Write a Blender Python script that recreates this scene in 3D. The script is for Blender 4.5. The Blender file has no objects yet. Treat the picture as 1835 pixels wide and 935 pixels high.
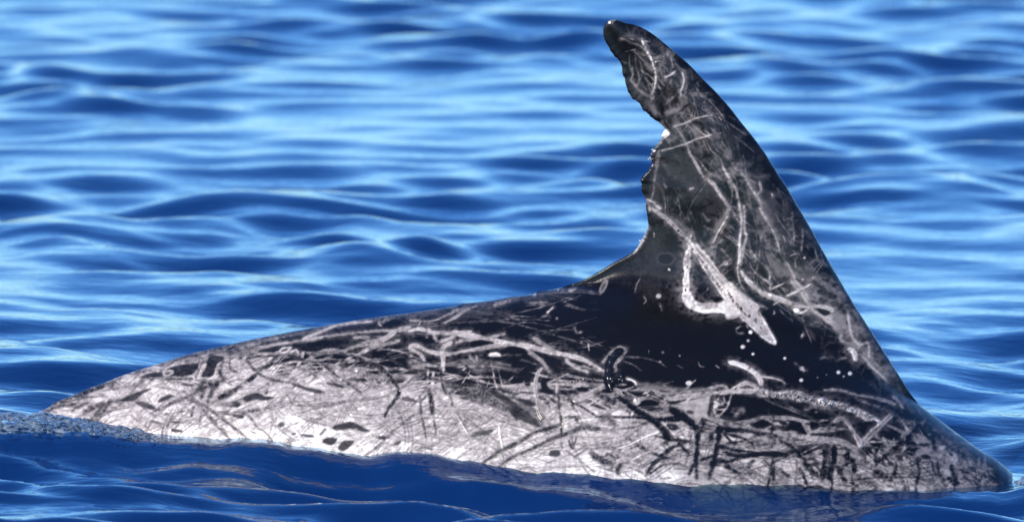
import bpy, math, random
import numpy as np
from mathutils import Vector, kdtree

SC = bpy.context.scene
COL = SC.collection
rng = np.random.default_rng(7)
random.seed(7)

# ------------------------------------------------------------------ camera
L = 20.0                      # metres from lens to the animal
PITCH = math.radians(5.8)
ZT = 0.33
CP, SP = math.cos(PITCH), math.sin(PITCH)
cam_d = bpy.data.cameras.new("camera")
cam = bpy.data.objects.new("camera", cam_d)
COL.objects.link(cam)
cam.location = (0.0, -L * CP, ZT + L * SP)
cam.rotation_euler = (math.pi / 2 - PITCH, 0, 0)
cam_d.sensor_width = 36.0
cam_d.lens = 36.0 * L / 1.835
cam_d.clip_start = 0.5
cam_d.clip_end = 9000.0
cam_d.dof.use_dof = True
cam_d.dof.focus_distance = L - 0.15
cam_d.dof.aperture_fstop = 8.0
SC.camera = cam

# ------------------------------------------------------------------ sky and sun
SUN = Vector((-0.55, -0.62, 0.56)).normalized()
world = bpy.data.worlds.new("World")
SC.world = world
world.use_nodes = True
wn, wl = world.node_tree.nodes, world.node_tree.links
wn.clear()
sky = wn.new("ShaderNodeTexSky")
sky.sky_type = 'NISHITA'
sky.sun_disc = False
sky.sun_elevation = math.asin(SUN.z)
sky.sun_rotation = math.atan2(SUN.x, SUN.y)
sky.altitude = 0
sky.air_density = 1.0
sky.dust_density = 0.1
sky.ozone_density = 1.0
hsv = wn.new("ShaderNodeHueSaturation")
hsv.inputs["Saturation"].default_value = 1.3
tint = wn.new("ShaderNodeMix"); tint.data_type = 'RGBA'; tint.blend_type = 'MULTIPLY'
tint.inputs["Factor"].default_value = 1.0
tint.inputs["B"].default_value = (0.66, 0.86, 1.2, 1)
bg = wn.new("ShaderNodeBackground")
bg.inputs["Strength"].default_value = 0.15
wo = wn.new("ShaderNodeOutputWorld")
wl.new(sky.outputs[0], hsv.inputs["Color"])
wl.new(hsv.outputs[0], tint.inputs["A"])
wl.new(tint.outputs[2], bg.inputs[0])
wl.new(bg.outputs[0], wo.inputs[0])
sun_d = bpy.data.lights.new("sun", 'SUN')
sun_d.energy = 4.7
sun_d.angle = math.radians(0.5)
sun_d.color = (1.0, 0.92, 0.80)
sun = bpy.data.objects.new("sun", sun_d)
sun.rotation_euler = SUN.to_track_quat('Z', 'Y').to_euler()
sun.location = (-6, -8, 8)
COL.objects.link(sun)
SC.view_settings.view_transform = 'Standard'
SC.view_settings.look = 'None'
SC.view_settings.exposure = 0.38
SC.view_settings.gamma = 1.0

# ------------------------------------------------------------------ helpers
def smooth(a, b, x):
    t = np.clip((x - a) / (b - a), 0, 1)
    return t * t * (3 - 2 * t)

def on_plane(px, py, y=0.0):
    """side-view measurement (1 unit = 1 mm on the animal) -> x, z in the upright plane at depth y"""
    px = np.asarray(px, float); py = np.asarray(py, float)
    a = (px - 917.5) / 1000.0
    b = -(py - 467.5) / 1000.0
    s = (L * CP + y) / (L * CP + b * SP)
    return s * a, ZT + L * SP + s * (-L * SP + b * CP)

def side_uv(x, y, z):
    """side map of the skin: oblique projection of a point on the near flank"""
    zz = z - ZT - L * SP
    yy = y + L * CP
    dep = yy * CP - zz * SP
    up = yy * SP + zz * CP
    k = L / dep
    return 917.5 + 1000 * x * k, 467.5 - 1000 * up * k

def field(shape, sx, sy, seed):
    """smooth random field, unit variance, correlation sx, sy pixels"""
    r = np.random.default_rng(seed)
    n = r.standard_normal(shape)
    fy = np.fft.fftfreq(shape[0])[:, None]; fx = np.fft.rfftfreq(shape[1])[None, :]
    f = np.fft.rfft2(n) * np.exp(-2 * (np.pi ** 2) * ((fx * sx) ** 2 + (fy * sy) ** 2))
    o = np.fft.irfft2(f, shape)
    return (o - o.mean()) / (o.std() + 1e-9)

def catmull(pts, step=1.0, closed=False):
    p = np.asarray(pts, float)
    if len(p) < 2:
        return p
    if closed:
        p = np.vstack([p[-1], p, p[0], p[1]])
    else:
        p = np.vstack([2 * p[0] - p[1], p, 2 * p[-1] - p[-2]])
    out = []
    for i in range(1, len(p) - 2):
        p0, p1, p2, p3 = p[i - 1], p[i], p[i + 1], p[i + 2]
        n = max(2, int(np.linalg.norm(p2 - p1) / step) + 1)
        t = np.linspace(0, 1, n, endpoint=False)[:, None]
        out.append(0.5 * ((2 * p1) + (p2 - p0) * t + (2 * p0 - 5 * p1 + 4 * p2 - p3) * t * t + (3 * p1 - p0 - 3 * p2 + p3) * t ** 3))
    out.append(p[-2][None])
    return np.vstack(out)

def mesh_obj(name, verts, faces, mat, parent=None, smooth_shade=True):
    me = bpy.data.meshes.new(name)
    verts = np.asarray(verts, np.float32); faces = np.asarray(faces, np.int32)
    k = faces.shape[1]
    me.vertices.add(len(verts)); me.vertices.foreach_set("co", verts.ravel())
    me.loops.add(faces.size); me.loops.foreach_set("vertex_index", faces.ravel())
    me.polygons.add(len(faces))
    me.polygons.foreach_set("loop_start", np.arange(0, faces.size, k, dtype=np.int32))
    me.polygons.foreach_set("loop_total", np.full(len(faces), k, np.int32))
    me.polygons.foreach_set("use_smooth", np.full(len(faces), smooth_shade))
    me.update(calc_edges=True)
    me.validate()
    me.materials.append(mat)
    o = bpy.data.objects.new(name, me)
    COL.objects.link(o)
    if parent: o.parent = parent
    return o

def attr(o, name, data):
    a = o.data.attributes.new(name, 'FLOAT', 'POINT')
    a.data.foreach_set("value", np.asarray(data, np.float32))

# ------------------------------------------------------------------ water surface: placed wave heights
WL = np.array([(-250, 772), (0, 775), (100, 775), (200, 781), (300, 791), (400, 795), (470, 795.5), (540, 803), (600, 812), (645, 818.5),
               (690, 815), (740, 815.5), (800, 821), (850, 829), (900, 836), (960, 842), (1060, 846), (1140, 851), (1220, 858), (1300, 862),
               (1400, 868), (1480, 874), (1560, 878), (1640, 881.5), (1720, 884), (1790, 880), (1835, 872), (2100, 868)], float)
YW = -0.27
wx_, wz_ = on_plane(WL[:, 0], WL[:, 1], YW)
WX, WZ = wx_, wz_

def wave_set(n, lo, hi, slope, seed, spread, power):
    r = np.random.default_rng(seed)
    lam = np.exp(r.uniform(np.log(lo), np.log(hi), n))
    th = math.pi / 2 + r.normal(0, spread, n)
    k = 2 * np.pi / lam
    amp = lam ** power
    amp *= slope / math.sqrt(np.sum((amp * k) ** 2) / 2)
    return k * np.cos(th), k * np.sin(th), amp, r.uniform(0, 2 * np.pi, n), lam

WAVES = [wave_set(90, 0.22, 0.85, 0.112, 11, 1.0, 1.1), wave_set(60, 0.08, 0.30, 0.034, 12, 1.1, 1.1)]
WAKE = [wave_set(18, 0.27, 0.46, 0.14, 29, 0.22, 1.0), wave_set(40, 0.07, 0.24, 0.17, 30, 0.5, 1.2)]

def swell(x, y):
    return -0.05 * np.sin(2 * np.pi * np.clip(x, -1.6, 1.6) / 6.4) * np.exp(-(y / 3.5) ** 2)

def water_height(x, y, cell, sets=None):
    """heights and horizontal displacement of the sea at x, y; cell = local mesh spacing"""
    h = np.zeros_like(x); dx = np.zeros_like(x); dy = np.zeros_like(x)
    for kx, ky, A, ph, lam in (sets or WAVES):
        for i in range(len(A)):
            w = np.clip((lam[i] / cell - 3) / 3, 0, 1)
            th = kx[i] * x + ky[i] * y + ph[i]
            s = np.sin(th); c = np.cos(th)
            k = math.hypot(kx[i], ky[i])
            h += w * A[i] * c
            q = 0.1 * A[i] * w
            dx -= q * kx[i] / k * s
            dy -= q * ky[i] / k * s
    return h, dx, dy

# ------------------------------------------------------------------ skin map of the animal (side view, 1 cell = 1 mm)
W_, H_ = 1840, 960
STROKES = """
T 1070 20
C 14 .3 350,660 430,780 480,860
C 12 .28 540,280 600,320 640,360
C 10 .28 450,300 480,360
C 10 .4 450,470 490,540
C 14 .48 640,910 720,870 790,810
C 10 .42 740,780 790,820
C 10 .42 500,850 540,920
C 8 .3 200,250 300,210 420,230
S 3 .38 205,240 260,255 320,280 380,300 440,350 480,420
G 3.5 .7 400,240 415,280 450,350 490,420 505,490 520,560 520,640 505,710 490,750
S 2 .45 495,640 490,700 510,790
S 5 .4 500,415 560,405 640,360
G 4 .55 520,460 590,425 650,370
S 2 .08 560,440 620,400
S 2.5 .55 655,410 668,460 675,510
S 3 .7 600,590 650,570 705,535
S 3 .4 590,490 630,540
S 4 .35 540,460 600,510
S 4 .62 760,550 775,610 765,660 745,720 750,760
S 3 .4 790,600 795,680 770,760
S 2.5 .5 310,510 322,560 310,600 295,620
S 2.5 .5 370,545 382,600 375,640 355,675
S 4 .4 300,620 350,670 420,740 500,790
S 3 .3 215,435 260,465
S 2 .3 255,520 240,550
S 5 .35 620,830 650,770
S 6 .35 700,740 640,800
S 4 .1 720,920 830,830
S 4 .3 890,640 910,670
S 5 .25 800,760 860,700
T 1120 200
C 30 .2 400,500 560,640 700,780 760,900
C 24 .17 500,400 700,640 900,900
C 14 .38 300,260 420,240 480,200
C 14 .45 450,60 500,20
C 10 .42 430,130 470,170
C 8 .4 600,150 640,180
C 6 .3 640,280 680,380
C 10 .36 780,220 860,310
C 8 .34 860,310 960,430
C 10 .3 1250,800 1290,830
C 8 .28 1450,800 1460,900
C 8 .3 1080,550 1180,580 1290,545
C 8 .2 400,470 390,520
C 6 .25 1000,270 1040,210
C 30 .24 1150,700 1250,850 1320,930
S 3 .6 440,135 540,105 620,65 700,45 785,30
S 3 .6 330,350 420,325 560,280 640,245 770,205
S 2 .5 830,195 870,185
S 5 .46 460,150 510,220 545,290 590,390 640,480 690,570 715,620
S 6 .52 725,600 790,660 860,760 920,840 980,930
S 1.5 .32 780,430 760,500 735,600 690,680 620,780 560,920
S 4 .62 870,490 910,570 960,650 990,700 1015,800 1030,930
C 9 .46 890,400 950,450 990,520 1070,590 1130,690 1200,800 1250,920
S 4 .48 990,520 1070,590 1130,690 1200,800 1250,920
S 4 .45 580,695 615,685
S 5 .42 1200,620 1215,700 1190,740
S 3 .6 1310,735 1322,760
P .92 345,150 390,175 400,200 360,235 330,225
S 2 .1 440,80 500,20
S 6 .36 300,350 290,450 265,560 255,680 240,770
S 6 .6 200,780 260,810 320,870
S 5 .65 220,830 230,880
S 6 .5 270,880 350,930
S 3 .4 280,800 330,860
S 2 .4 880,850 880,900
S 4 .55 920,880 900,930
S 3 .25 430,570 460,600
T 1130 370
C 60 .15 150,300 150,600 300,800
C 20 .38 1100,60 1200,200 1230,340 1260,480 1330,560
C 26 .42 1300,560 1450,620 1560,760 1660,850
C 18 .4 1450,580 1600,640 1720,720 1835,780
C 14 .35 300,90 450,180 560,330
C 14 .4 860,80 780,200 720,370 730,430
C 8 .35 1560,200 1650,330
C 16 .28 1180,20 1300,200 1420,420
C 8 .4 1500,560 1640,560
C 8 .38 1600,540 1680,480 1760,540
C 16 .3 1560,600 1700,640 1800,700
S 6 .3 640,60 700,130
S 6 .3 660,170 740,220
S 4 .66 885,40 850,120 790,230 740,340
S 4 .5 870,0 930,80 970,140
S 5 .5 1010,0 1015,200 1040,280 1010,370 980,500
S 4.5 .7 970,0 985,100 980,250 975,400 965,500 955,550
O 5 .55 980,520
S 3 .5 955,550 970,640 1000,720 1025,760
S 6.5 .64 990,580 1050,660 1150,750 1260,800 1370,850 1490,890 1600,900
S 3.5 .48 1060,510 1100,580 1170,640 1240,680 1260,710 1245,735
S 3.5 .48 1070,390 1130,470 1210,540 1250,600 1245,660
S 2 .6 1245,745 1310,710 1390,675
S 3 .62 1410,800 1500,750 1620,700
C 9 .5 1150,20 1220,130 1280,250 1340,380 1400,490 1450,590 1520,720 1580,840 1610,890
S 4 .55 1150,20 1220,130 1280,250 1340,380 1400,490 1450,590 1520,720 1580,840 1610,890
S 4 .4 1540,200 1540,300 1530,400
S 5 .35 1450,60 1450,200 1430,330
S 2 .6 1360,260 1385,310
S 2 .6 1450,290 1475,270
O 3 .75 1560,460 1545,655
S 2.5 .6 1440,440 1480,430
S 6 .5 1640,640 1760,690 1835,760
S 3 .5 1480,480 1480,560
S 8 .48 1550,730 1640,860 1700,930
S 3 .2 1480,640 1560,700 1620,760
S 4 .2 1330,300 1360,420 1440,520
S 3 .15 1200,380 1220,480 1240,530
S 3 .2 1560,420 1620,470
S 5 .2 1700,600 1790,660
O 5 .75 850,510
S 6 .4 730,420 760,460
S 6 .4 720,370 790,320 850,300
S 4 .35 820,380 880,450
S 6 .35 790,540 900,470
O 6 .75 250,800
F .2 315,470 20,13 0
F .06 315,470 13,9 0
S 2 .4 90,650 60,700 40,770
S 2 .45 120,800 140,840 115,870
S 2.5 .5 260,880 275,930
O 3 .75 350,570
S 1.5 .6 210,240 215,280
S 2 .4 640,780 690,750 690,720
S 2 .3 350,680 310,735
S 2 .5 1280,890 1340,860
S 2.5 .4 1150,880 1215,915
P .72 590,360 760,640 960,880 1080,935 1140,920 1130,870 960,740 800,590 640,390
S 13 .7 500,280 560,370 650,510 760,660 860,790 980,900 1040,960
S 7 .55 200,10 300,95 420,210 500,300
S 15 .72 518,400 508,480 505,620 500,760
S 5 .7 545,250 530,330 518,420
S 19 .78 500,760 530,850 620,900 760,910 900,905 1000,930
S 8 .68 590,340 700,470 820,630 960,760 1070,860 1130,900
S 2 .3 620,400 740,540 880,690 1020,820 1090,890
B 5 .3 400,190 500,300 560,390 650,510 760,660 860,790 980,900 1040,960
B 2 .3 520,380 510,520 500,650
B 3 .2 495,740 500,800
T 1300 500
Q .44 760,0 1000,0 1060,130 1200,320 1340,560 1470,760 1560,900 1580,935 1480,935 1330,820 1220,720 1180,640 1060,560 1000,480 960,380 820,280 720,150 660,80
P .76 0,60 0,340 60,365 130,350 200,410 340,520 435,580 440,550 400,460 340,360 290,300 295,230 230,190 130,110 50,20
S 3 .88 130,350 240,440 330,515 435,580 440,545 380,430 300,290
B 5 .35 0,90 20,110 90,210 180,310 240,340 310,410 370,490
S 1.5 .3 60,30 130,110 210,180
S 7 .64 180,0 250,80 340,140 420,165 520,200 640,235 760,250
O 5 .97 405,145
S 2.5 .5 375,20 410,60 400,90
S 2 .6 400,100 530,35
S 3 .68 560,150 660,105 770,45
S 2 .5 430,245 490,210
S 3 .4 300,230 340,240 370,265
S 2 .55 435,290 445,310 430,320
S 10 .54 600,20 680,100 740,200 800,290 880,350 960,400 1020,470
S 7 .56 820,300 880,340 960,350
C 14 .52 960,300 1040,390 1100,480 1180,580 1250,680 1380,800 1480,900
S 9 .6 760,250 880,250 960,290
S 7 .87 620,275 680,300 760,255
O 6 .97 640,282
P .1 820,265 870,270 930,290 940,315 880,330
S 5 .2 780,200 830,220
S 8 .2 840,110 980,170
S 8 .25 880,0 960,60
S 8 .2 960,220 1040,250
S 6 .25 800,30 900,110
S 8 .2 1210,500 1250,570
S 4 .2 1090,380 1130,450
S 8 .25 1130,300 1170,370
S 5 .3 1330,630 1350,710
S 5 .52 1040,500 1030,540 1060,560
S 5 .58 1100,290 1130,480 1200,580 1280,580 1290,700
S 13 .72 1110,625 1150,650 1165,720
S 4 .35 1000,720 1100,700
S 4 .55 1180,640 1210,600
S 6 .36 850,710 910,700 980,720
C 8 .2 880,660 920,690
S 4 .34 760,400 850,430
S 4 .5 680,515 690,490
O 5 .97 225,475
O 4 .75 205,550
O 4.5 .85 157,605
O 4 .95 248,670 532,708
O 4.5 .87 685,800 680,905
S 4 .7 685,795 705,820
O 6 .92 1015,835 1115,845
O 3 .8 1060,870
O 2 .5 825,880 905,855
S 2.5 .6 125,430 90,460 110,490 150,490
S 2 .6 185,420 200,450
S 9 .72 30,740 110,760 200,800 300,860
S 9 .62 270,840 310,890 320,930
S 4 .6 310,860 420,880 500,905 535,930
S 3 .35 620,750 680,800
S 6 .6 1230,700 1330,800 1470,930
T 60 600
C 10 .5 900,380 1000,320 1200,260 1400,190 1600,130
P .2 1230,290 1340,265 1475,260 1420,350 1280,365 1220,370 1150,370 1170,330
F .72 1205,340 11,6 -12
F .35 1205,340 6,3 -12
P .25 950,385 1030,350 1150,330 1150,370 1100,375 1000,390
P .18 1565,200 1650,185 1710,210 1640,270 1600,370 1500,375 1540,290
S 3 .75 1520,260 1480,340 1440,400
S 4 .4 1500,270 1450,380
D 8 .33 1700,240 1670,330 1695,390 1640,430 1530,460 1430,520
D 7 .3 1640,440 1590,530 1560,620
D 9 .4 1520,410 1510,560
D 6 .42 1410,535 1320,580 1220,620 1100,670
D 7 .36 900,550 800,580 700,600 640,650 570,720
P .27 1060,480 940,510 820,555 790,590 890,590 960,540
D 7 .42 640,610 540,650 450,700
D 5 .42 660,640 560,720
P .3 910,600 990,595 1090,640 1080,665 1000,650 930,620
P .28 1110,590 1170,540 1240,530 1250,550 1150,595
P .28 1310,430 1450,440 1380,455
D 3 .4 1180,390 1420,390
D 8 .27 380,560 500,500 630,450
D 8 .4 690,450 720,410
D 6 .35 110,690 200,640 300,620 380,610
D 5 .45 340,670 400,640 490,610
D 2 .5 260,600 420,560 590,550
D 2.5 .5 620,500 830,460 1000,440
D 5 .36 90,672 200,602 350,545 500,480 650,425
P .4 1060,770 1120,770 1130,800
P .35 1250,770 1330,775 1300,785
P .25 1240,845 1340,860 1250,865
D 2.5 .45 1180,700 1350,685
D 4 .4 1440,640 1410,730
D 3.5 .5 1510,660 1490,800
D 4 .5 1340,500 1460,600 1560,720 1640,810 1750,920
D 4 .5 1400,540 1600,670 1700,760 1835,840
D 6 .3 1670,560 1780,510 1835,470
P .36 1640,620 1780,600 1835,600 1835,640 1750,640
D 2 .55 1100,460 1240,480 1340,530
D 2 .55 960,400 1150,390 1260,430
D 3 .6 870,720 960,790 1060,860
F .4 1500,225 4.5,4.5 0
F .65 1500,225 2,2 0
D 4 .4 1760,240 1760,300 1810,320
T 367 561
C 14 .45 250,330 500,240 900,160 1300,80 1600,50
D 5 .36 0,350 400,250 1000,130 1500,50 1835,8
P .09 490,330 640,290 850,270 1100,235 1330,215 1430,240 1300,290 1230,320 1100,320 1000,345 800,335 760,310 690,310 640,345 500,345
P .09 1030,190 1200,125 1400,85 1600,120 1560,135 1300,150 1100,180
P .15 650,235 800,205 900,200 860,225 700,245
P .25 480,280 600,255 870,235 900,240
S 4 .62 500,300 750,260 1000,220 1290,180
S 5 .6 880,225 1000,180 1200,100 1500,70
S 5 .5 1100,210 1350,170 1700,150 1835,150
S 6 .62 1330,215 1440,215 1500,250
P .09 1590,310 1700,220 1780,180 1835,185 1835,300 1700,315
P .12 1270,345 1400,290 1580,265 1440,320 1300,350
P .2 1420,380 1480,330 1560,320 1500,360 1520,410
S 8 .58 1250,330 1400,280 1600,230 1720,150 1835,120
S 6 .58 1390,360 1480,310 1640,270 1740,245
S 4 .6 1580,110 1560,80 1640,60
S 3 .3 1600,90 1640,50
S 6 .25 1720,40 1835,100
S 3.5 .7 765,310 700,315 670,345 720,350 765,310
S 3 .7 760,350 810,335 830,360
D 4 .36 380,410 500,385 620,380 760,385 900,430 1020,450 1100,500 1180,560
P .25 740,390 820,390 900,425 830,430
D 7 .36 1090,480 1150,530
D 4 .45 560,430 700,455 850,490 960,550 1010,580
D 5 .36 380,430 470,530 600,590 700,610
D 5 .38 480,520 600,430 650,380
P .3 510,480 590,460 560,495
D 6 .32 470,540 380,600 320,650 220,710 140,760
P .2 380,590 460,555 430,600 390,615
P .25 340,760 400,720 490,715 530,740 630,755 560,780 450,775 380,790
C 14 .55 400,800 480,810
P .25 530,710 570,690 560,725
P .3 240,800 310,790 320,830 250,830
C 6 .55 110,820 250,810
P .25 250,905 350,915 350,930 280,925
P .28 1080,420 1180,420 1170,445 1110,440
P .28 1200,450 1300,460 1280,485 1220,475
P .25 1080,630 1200,630 1260,665 1150,650
P .3 770,620 850,640 900,660 1000,680 1080,715 1000,715 900,690 820,655
D 3 .5 640,600 760,620 830,650
D 5.5 .27 1300,370 1420,420 1530,480 1620,530 1700,610 1740,690 1740,750 1680,820 1630,880 1615,930
D 4 .45 1180,560 1230,590 1320,650 1410,710
O 3 .98 1220,590 1360,515
D 4 .6 1560,520 1640,600 1670,680
D 3 .5 1340,570 1420,620 1520,670
D 4 .45 1420,560 1500,540
D 3 .4 1370,460 1500,495 1600,490
P .2 1590,360 1700,420 1835,470 1835,490 1700,450 1620,400
P .15 1760,370 1835,370 1835,415 1780,400
P .25 1680,510 1740,510 1770,530 1700,530
P .35 1730,555 1800,560 1750,565
H 6 .5 800,830 1000,830 1200,800 1400,780 1560,760 1690,710
D 2 .55 400,880 600,850 800,820
D 2 .5 870,890 1000,850 1200,820
H 4 .45 1750,690 1835,610
C 9 .52 1100,880 1250,880 1300,900
H 4 .5 1310,905 1500,915
D 4 .35 230,480 240,520 290,520
D 3 .5 200,620 280,590 340,590
P .4 1770,760 1835,750 1835,790 1790,790
D 3 .6 740,730 760,800 780,820
T 734 480
C 12 .3 0,430 150,400 400,360 700,310 1000,260 1300,210
C 14 .2 300,440 600,420 900,380
S 5 .42 0,470 200,470 330,430 420,380 500,350
S 5 .45 280,510 400,450 500,380 600,345
S 5 .45 760,330 830,310 900,290
C 6 .3 600,400 740,420
S 3 .27 260,510 420,490 700,480 900,490 1100,540 1300,600 1500,660
S 3 .2 800,430 1000,470 1300,530
C 10 .4 330,870 600,850 800,870
C 8 .36 480,840 700,850 880,890
C 8 .4 560,900 800,920
S 4 .28 800,800 1000,830 1150,870
S 5 .3 830,900 1000,920
S 3 .4 350,850 600,820 900,880
S 3 .45 400,890 700,880 950,930
S 9 .6 0,560 100,545 200,570 400,580 550,610 700,640 850,670 1000,690 1150,720 1300,755 1500,800 1640,860 1740,920
S 5 .56 160,530 220,580 230,620 270,650 360,630 450,590 550,570
S 5 .5 420,670 500,650 600,640 750,610 850,590
S 7 .58 0,700 60,695 130,730 240,760 400,765 520,745 700,700 880,680
S 7 .56 290,760 310,700 380,665
S 9 .6 290,760 300,830 290,935
S 7 .52 0,720 80,760 140,830
S 7 .5 1110,625 1180,670 1260,720
F .86 762,780 11,6 3
S 2.5 .35 820,790 1000,790
S 4 .5 545,770 540,810
S 4 .5 590,780 600,830
S 6 .42 1060,740 1150,800 1220,860 1240,930
S 8 .5 1400,830 1500,890 1600,930
S 5 .5 0,800 150,870 240,880
C 10 .5 0,850 200,920
O 4 .4 1540,665
S 5 .45 1430,200 1490,185
O 2.5 .7 1120,240 1330,195
S 2.5 .75 1230,400 1290,345
S 4 .42 1180,440 1250,430
O 4 .45 1320,450
S 3 .42 1480,540 1500,580 1540,580
S 2 .6 1600,680 1610,740
S 2 .75 85,510 100,480
O 2 .7 155,620
F .5 1735,170 5,14 25
F .3 1735,170 2.5,9 25
S 4 .45 1730,840 1790,770 1835,740
T 840 600
S 5 .5 870,210 1000,270 1200,320
S 5 .45 580,30 680,90 780,140
S 5 .55 20,150 200,110 380,90
S 3 .45 150,210 170,190
S 3 .5 0,190 50,240
P .06 30,60 120,50 230,75 150,90 20,110
P .06 290,140 400,105 530,150 480,170 330,165
P .08 590,150 680,170 860,230 820,240 690,210
P .08 900,220 1030,260 1000,275 920,245
P .08 680,210 780,210 800,300 720,280
P .12 800,260 930,340 900,350 820,300
P .08 390,370 450,345 560,350 540,385 450,400
P .06 580,280 650,260 640,300 590,300
P .05 650,390 760,390 690,430 740,520 650,490
P .06 660,310 720,345 670,345
P .08 500,440 550,430 545,460 515,460
P .15 430,570 560,590 540,620 450,600
P .2 530,630 570,640 560,655
P .15 930,530 990,520 960,540
P .15 1000,585 1100,540 1060,580
P .1 1090,630 1160,635 1230,665 1190,670
S 4 .2 1230,630 1275,655
P .15 1080,450 1160,460 1110,470
C 12 .45 680,240 720,330 780,380
H 7 .6 655,300 620,340 595,430 600,530 630,650 660,740
S 6 .62 785,430 790,520
D 6 .25 800,510 810,640 830,780 830,880
D 6 .3 860,480 920,590 940,660
D 4 .3 930,600 1050,670 1150,730
D 4 .25 1150,735 1350,735 1550,735 1650,740
S 9 .62 1180,480 1060,540 950,580
D 7 .2 1130,520 1230,570 1310,610
B 6 .25 900,420 1050,400 1200,400
P .08 1550,600 1640,590 1700,620 1600,630
S 5 .2 1560,650 1680,660
P .1 1760,590 1835,580 1835,600
O 3.5 .1 1383,515
S 4 .15 1510,550 1590,545
P .25 1520,430 1700,430 1800,490 1600,480
S 7 .5 1520,480 1700,480 1835,500
S 3 .3 1380,195 1550,200 1700,235 1750,270
O 2.5 .6 1715,240
S 2 .3 1380,230 1480,270 1550,320
D 22 .42 0,500 200,560 400,650 600,750 760,830
P .2 200,510 260,520 400,610 540,700 640,820 480,770 380,700 300,600
D 5 .25 480,930 600,870 820,800
D 6 .35 740,930 860,890 1000,830 1100,820
P .3 1070,850 1180,830 1150,855
D 14 .48 1200,730 1270,760 1320,830
D 3 .4 1340,840 1500,820 1640,760
D 3 .25 1680,740 1800,750 1835,750
D 2 .5 950,650 1010,780 1060,880
C 16 .5 0,720 300,740 400,860
P .35 40,880 130,850 220,840 160,890
S 3 .5 1410,130 1350,110 1270,160 1210,250
S 6 .45 1410,130 1370,200 1320,260 1320,320
W 12 .02 1370,140 1310,180 1270,240 1250,330 1260,420 1270,500
P .02 1210,370 1300,370 1390,340 1380,420 1300,460 1280,510 1230,490
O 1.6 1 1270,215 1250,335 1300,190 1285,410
S 3 .9 1420,390 1480,410 1510,440
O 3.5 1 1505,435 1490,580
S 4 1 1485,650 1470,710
D 7 .1 1320,540 1430,610 1540,700 1650,760 1730,830 1800,930
S 2.5 .9 1540,930 1730,850
T 560 640
D 6 .24 500,50 620,100 700,180 760,260 775,320 740,390 680,460 650,530
D 5 .25 650,0 760,60 900,110 1000,170 1150,215 1300,235 1500,260 1700,300 1835,330
P .2 1590,310 1650,310 1780,390 1835,430 1835,560 1760,480 1700,400
D 12 .42 1200,240 1350,310 1480,380 1600,400 1750,450
C 14 .5 900,440 1100,450 1300,460 1500,490 1700,560
C 20 .55 850,300 1000,360 1200,400
D 6 .25 1040,290 1060,380 1075,500
D 4 .5 1080,500 1110,700
D 4 .3 1150,90 1160,220 1200,330
D 5 .36 1240,330 1260,430
D 3 .55 1290,490 1400,670
D 4 .45 960,340 975,480 990,600 1020,740
D 4 .45 910,510 800,600 700,690 580,800 480,870
P .4 690,545 800,540 790,555
C 14 .57 700,580 820,590
P .4 800,365 900,370 940,400 850,395
P .3 700,800 760,760 790,750 780,775
P .32 1430,690 1500,660 1610,640 1590,670 1450,715
C 24 .57 1200,640 1350,700
C 16 .52 900,640 1200,650
C 10 .5 1000,560 1060,620
D 5 .4 1540,930 1650,850 1750,800 1835,750
S 2 .97 1670,600 1700,820
P .12 1010,15 1130,10 1130,40 1090,55 1030,40
P .15 1000,90 1110,100 1115,135 1060,120
P .1 1190,90 1290,90 1410,160 1260,150 1200,120
P .2 800,0 900,0 950,20 870,20
P .12 1480,0 1600,30 1835,40 1835,5
S 5 .15 1200,0 1380,0
C 8 .25 1690,120 1835,130
P .1 1790,180 1835,160 1835,200
D 4 .36 1350,60 1500,150 1760,220
D 5 .36 1600,180 1760,230
T 300 660
P .25 580,410 640,410 690,430 650,440
C 24 .58 760,300 800,300
D 4 .5 690,370 760,450 810,520 880,570 940,640
D 5 .5 230,270 340,370 450,500 530,580 610,670
D 5 .5 350,340 480,430 600,520 700,600 780,670
P .3 40,465 130,480 70,485
P .2 30,545 70,540 150,565 50,568
O 3.5 1 18,548
P .35 270,650 340,645 300,660
P .25 810,640 850,630 905,645 830,660
P .4 980,520 1010,480 1050,490 1040,520
P .3 1100,580 1150,575 1130,600
P .25 1195,590 1310,605 1300,622 1210,605
P .3 1140,490 1170,485 1165,500
P .3 1320,455 1390,450 1370,465
P .2 1390,655 1430,620 1520,625 1480,680 1440,680
P .22 1520,710 1580,645 1670,650 1640,690 1570,735
P .22 1485,520 1560,495 1660,480 1750,520 1820,560 1750,565 1690,540 1600,545 1500,550
D 2 .5 740,380 900,350 1100,310 1300,290
H 4 .5 1240,330 1500,300 1835,265
D 2 .5 1230,390 1400,340 1600,300
D 4 .5 1370,600 1420,540
D 3 .5 1060,230 1110,310
D 4 .45 1165,330 1210,340
D 3 .5 750,560 810,580
T 840 690
C 40 .6 1100,480 1500,470 1800,480
D 6 .28 120,690 300,580 450,500 600,420 820,350
D 6 .33 270,725 400,640 600,550 760,475 900,430 1050,380 1180,385
P .22 740,580 810,580 810,630 720,625
P .2 890,480 930,540 950,565 910,560
D 3 .36 930,460 940,540 970,470
D 9 .28 1100,590 1140,650 1200,680 1300,685
D 3 .4 1230,630 1300,600 1350,640 1270,650
D 8 .18 1440,670 1380,690 1340,760 1350,790
D 6 .2 1580,800 1640,720 1740,630 1835,550
D 3 .45 940,640 1080,560
D 5 .36 830,520 840,550
D 3 .55 870,580 1000,670 1130,770
S 2.5 .9 1340,560 1500,500 1720,400
S 2.5 .86 1470,660 1560,610 1670,570
D 2.5 .45 1480,520 1600,580 1700,560
D 5 .36 1450,730 1560,790
D 3 .5 1720,690 1835,650
D 4 .3 1250,740 1290,735
T 1120 600
O 4.5 .85 1057,105
F .85 570,430 6,4 -8
S 2 .7 210,130 205,170
O 3 .4 340,155
O 2 .7 490,185
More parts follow.
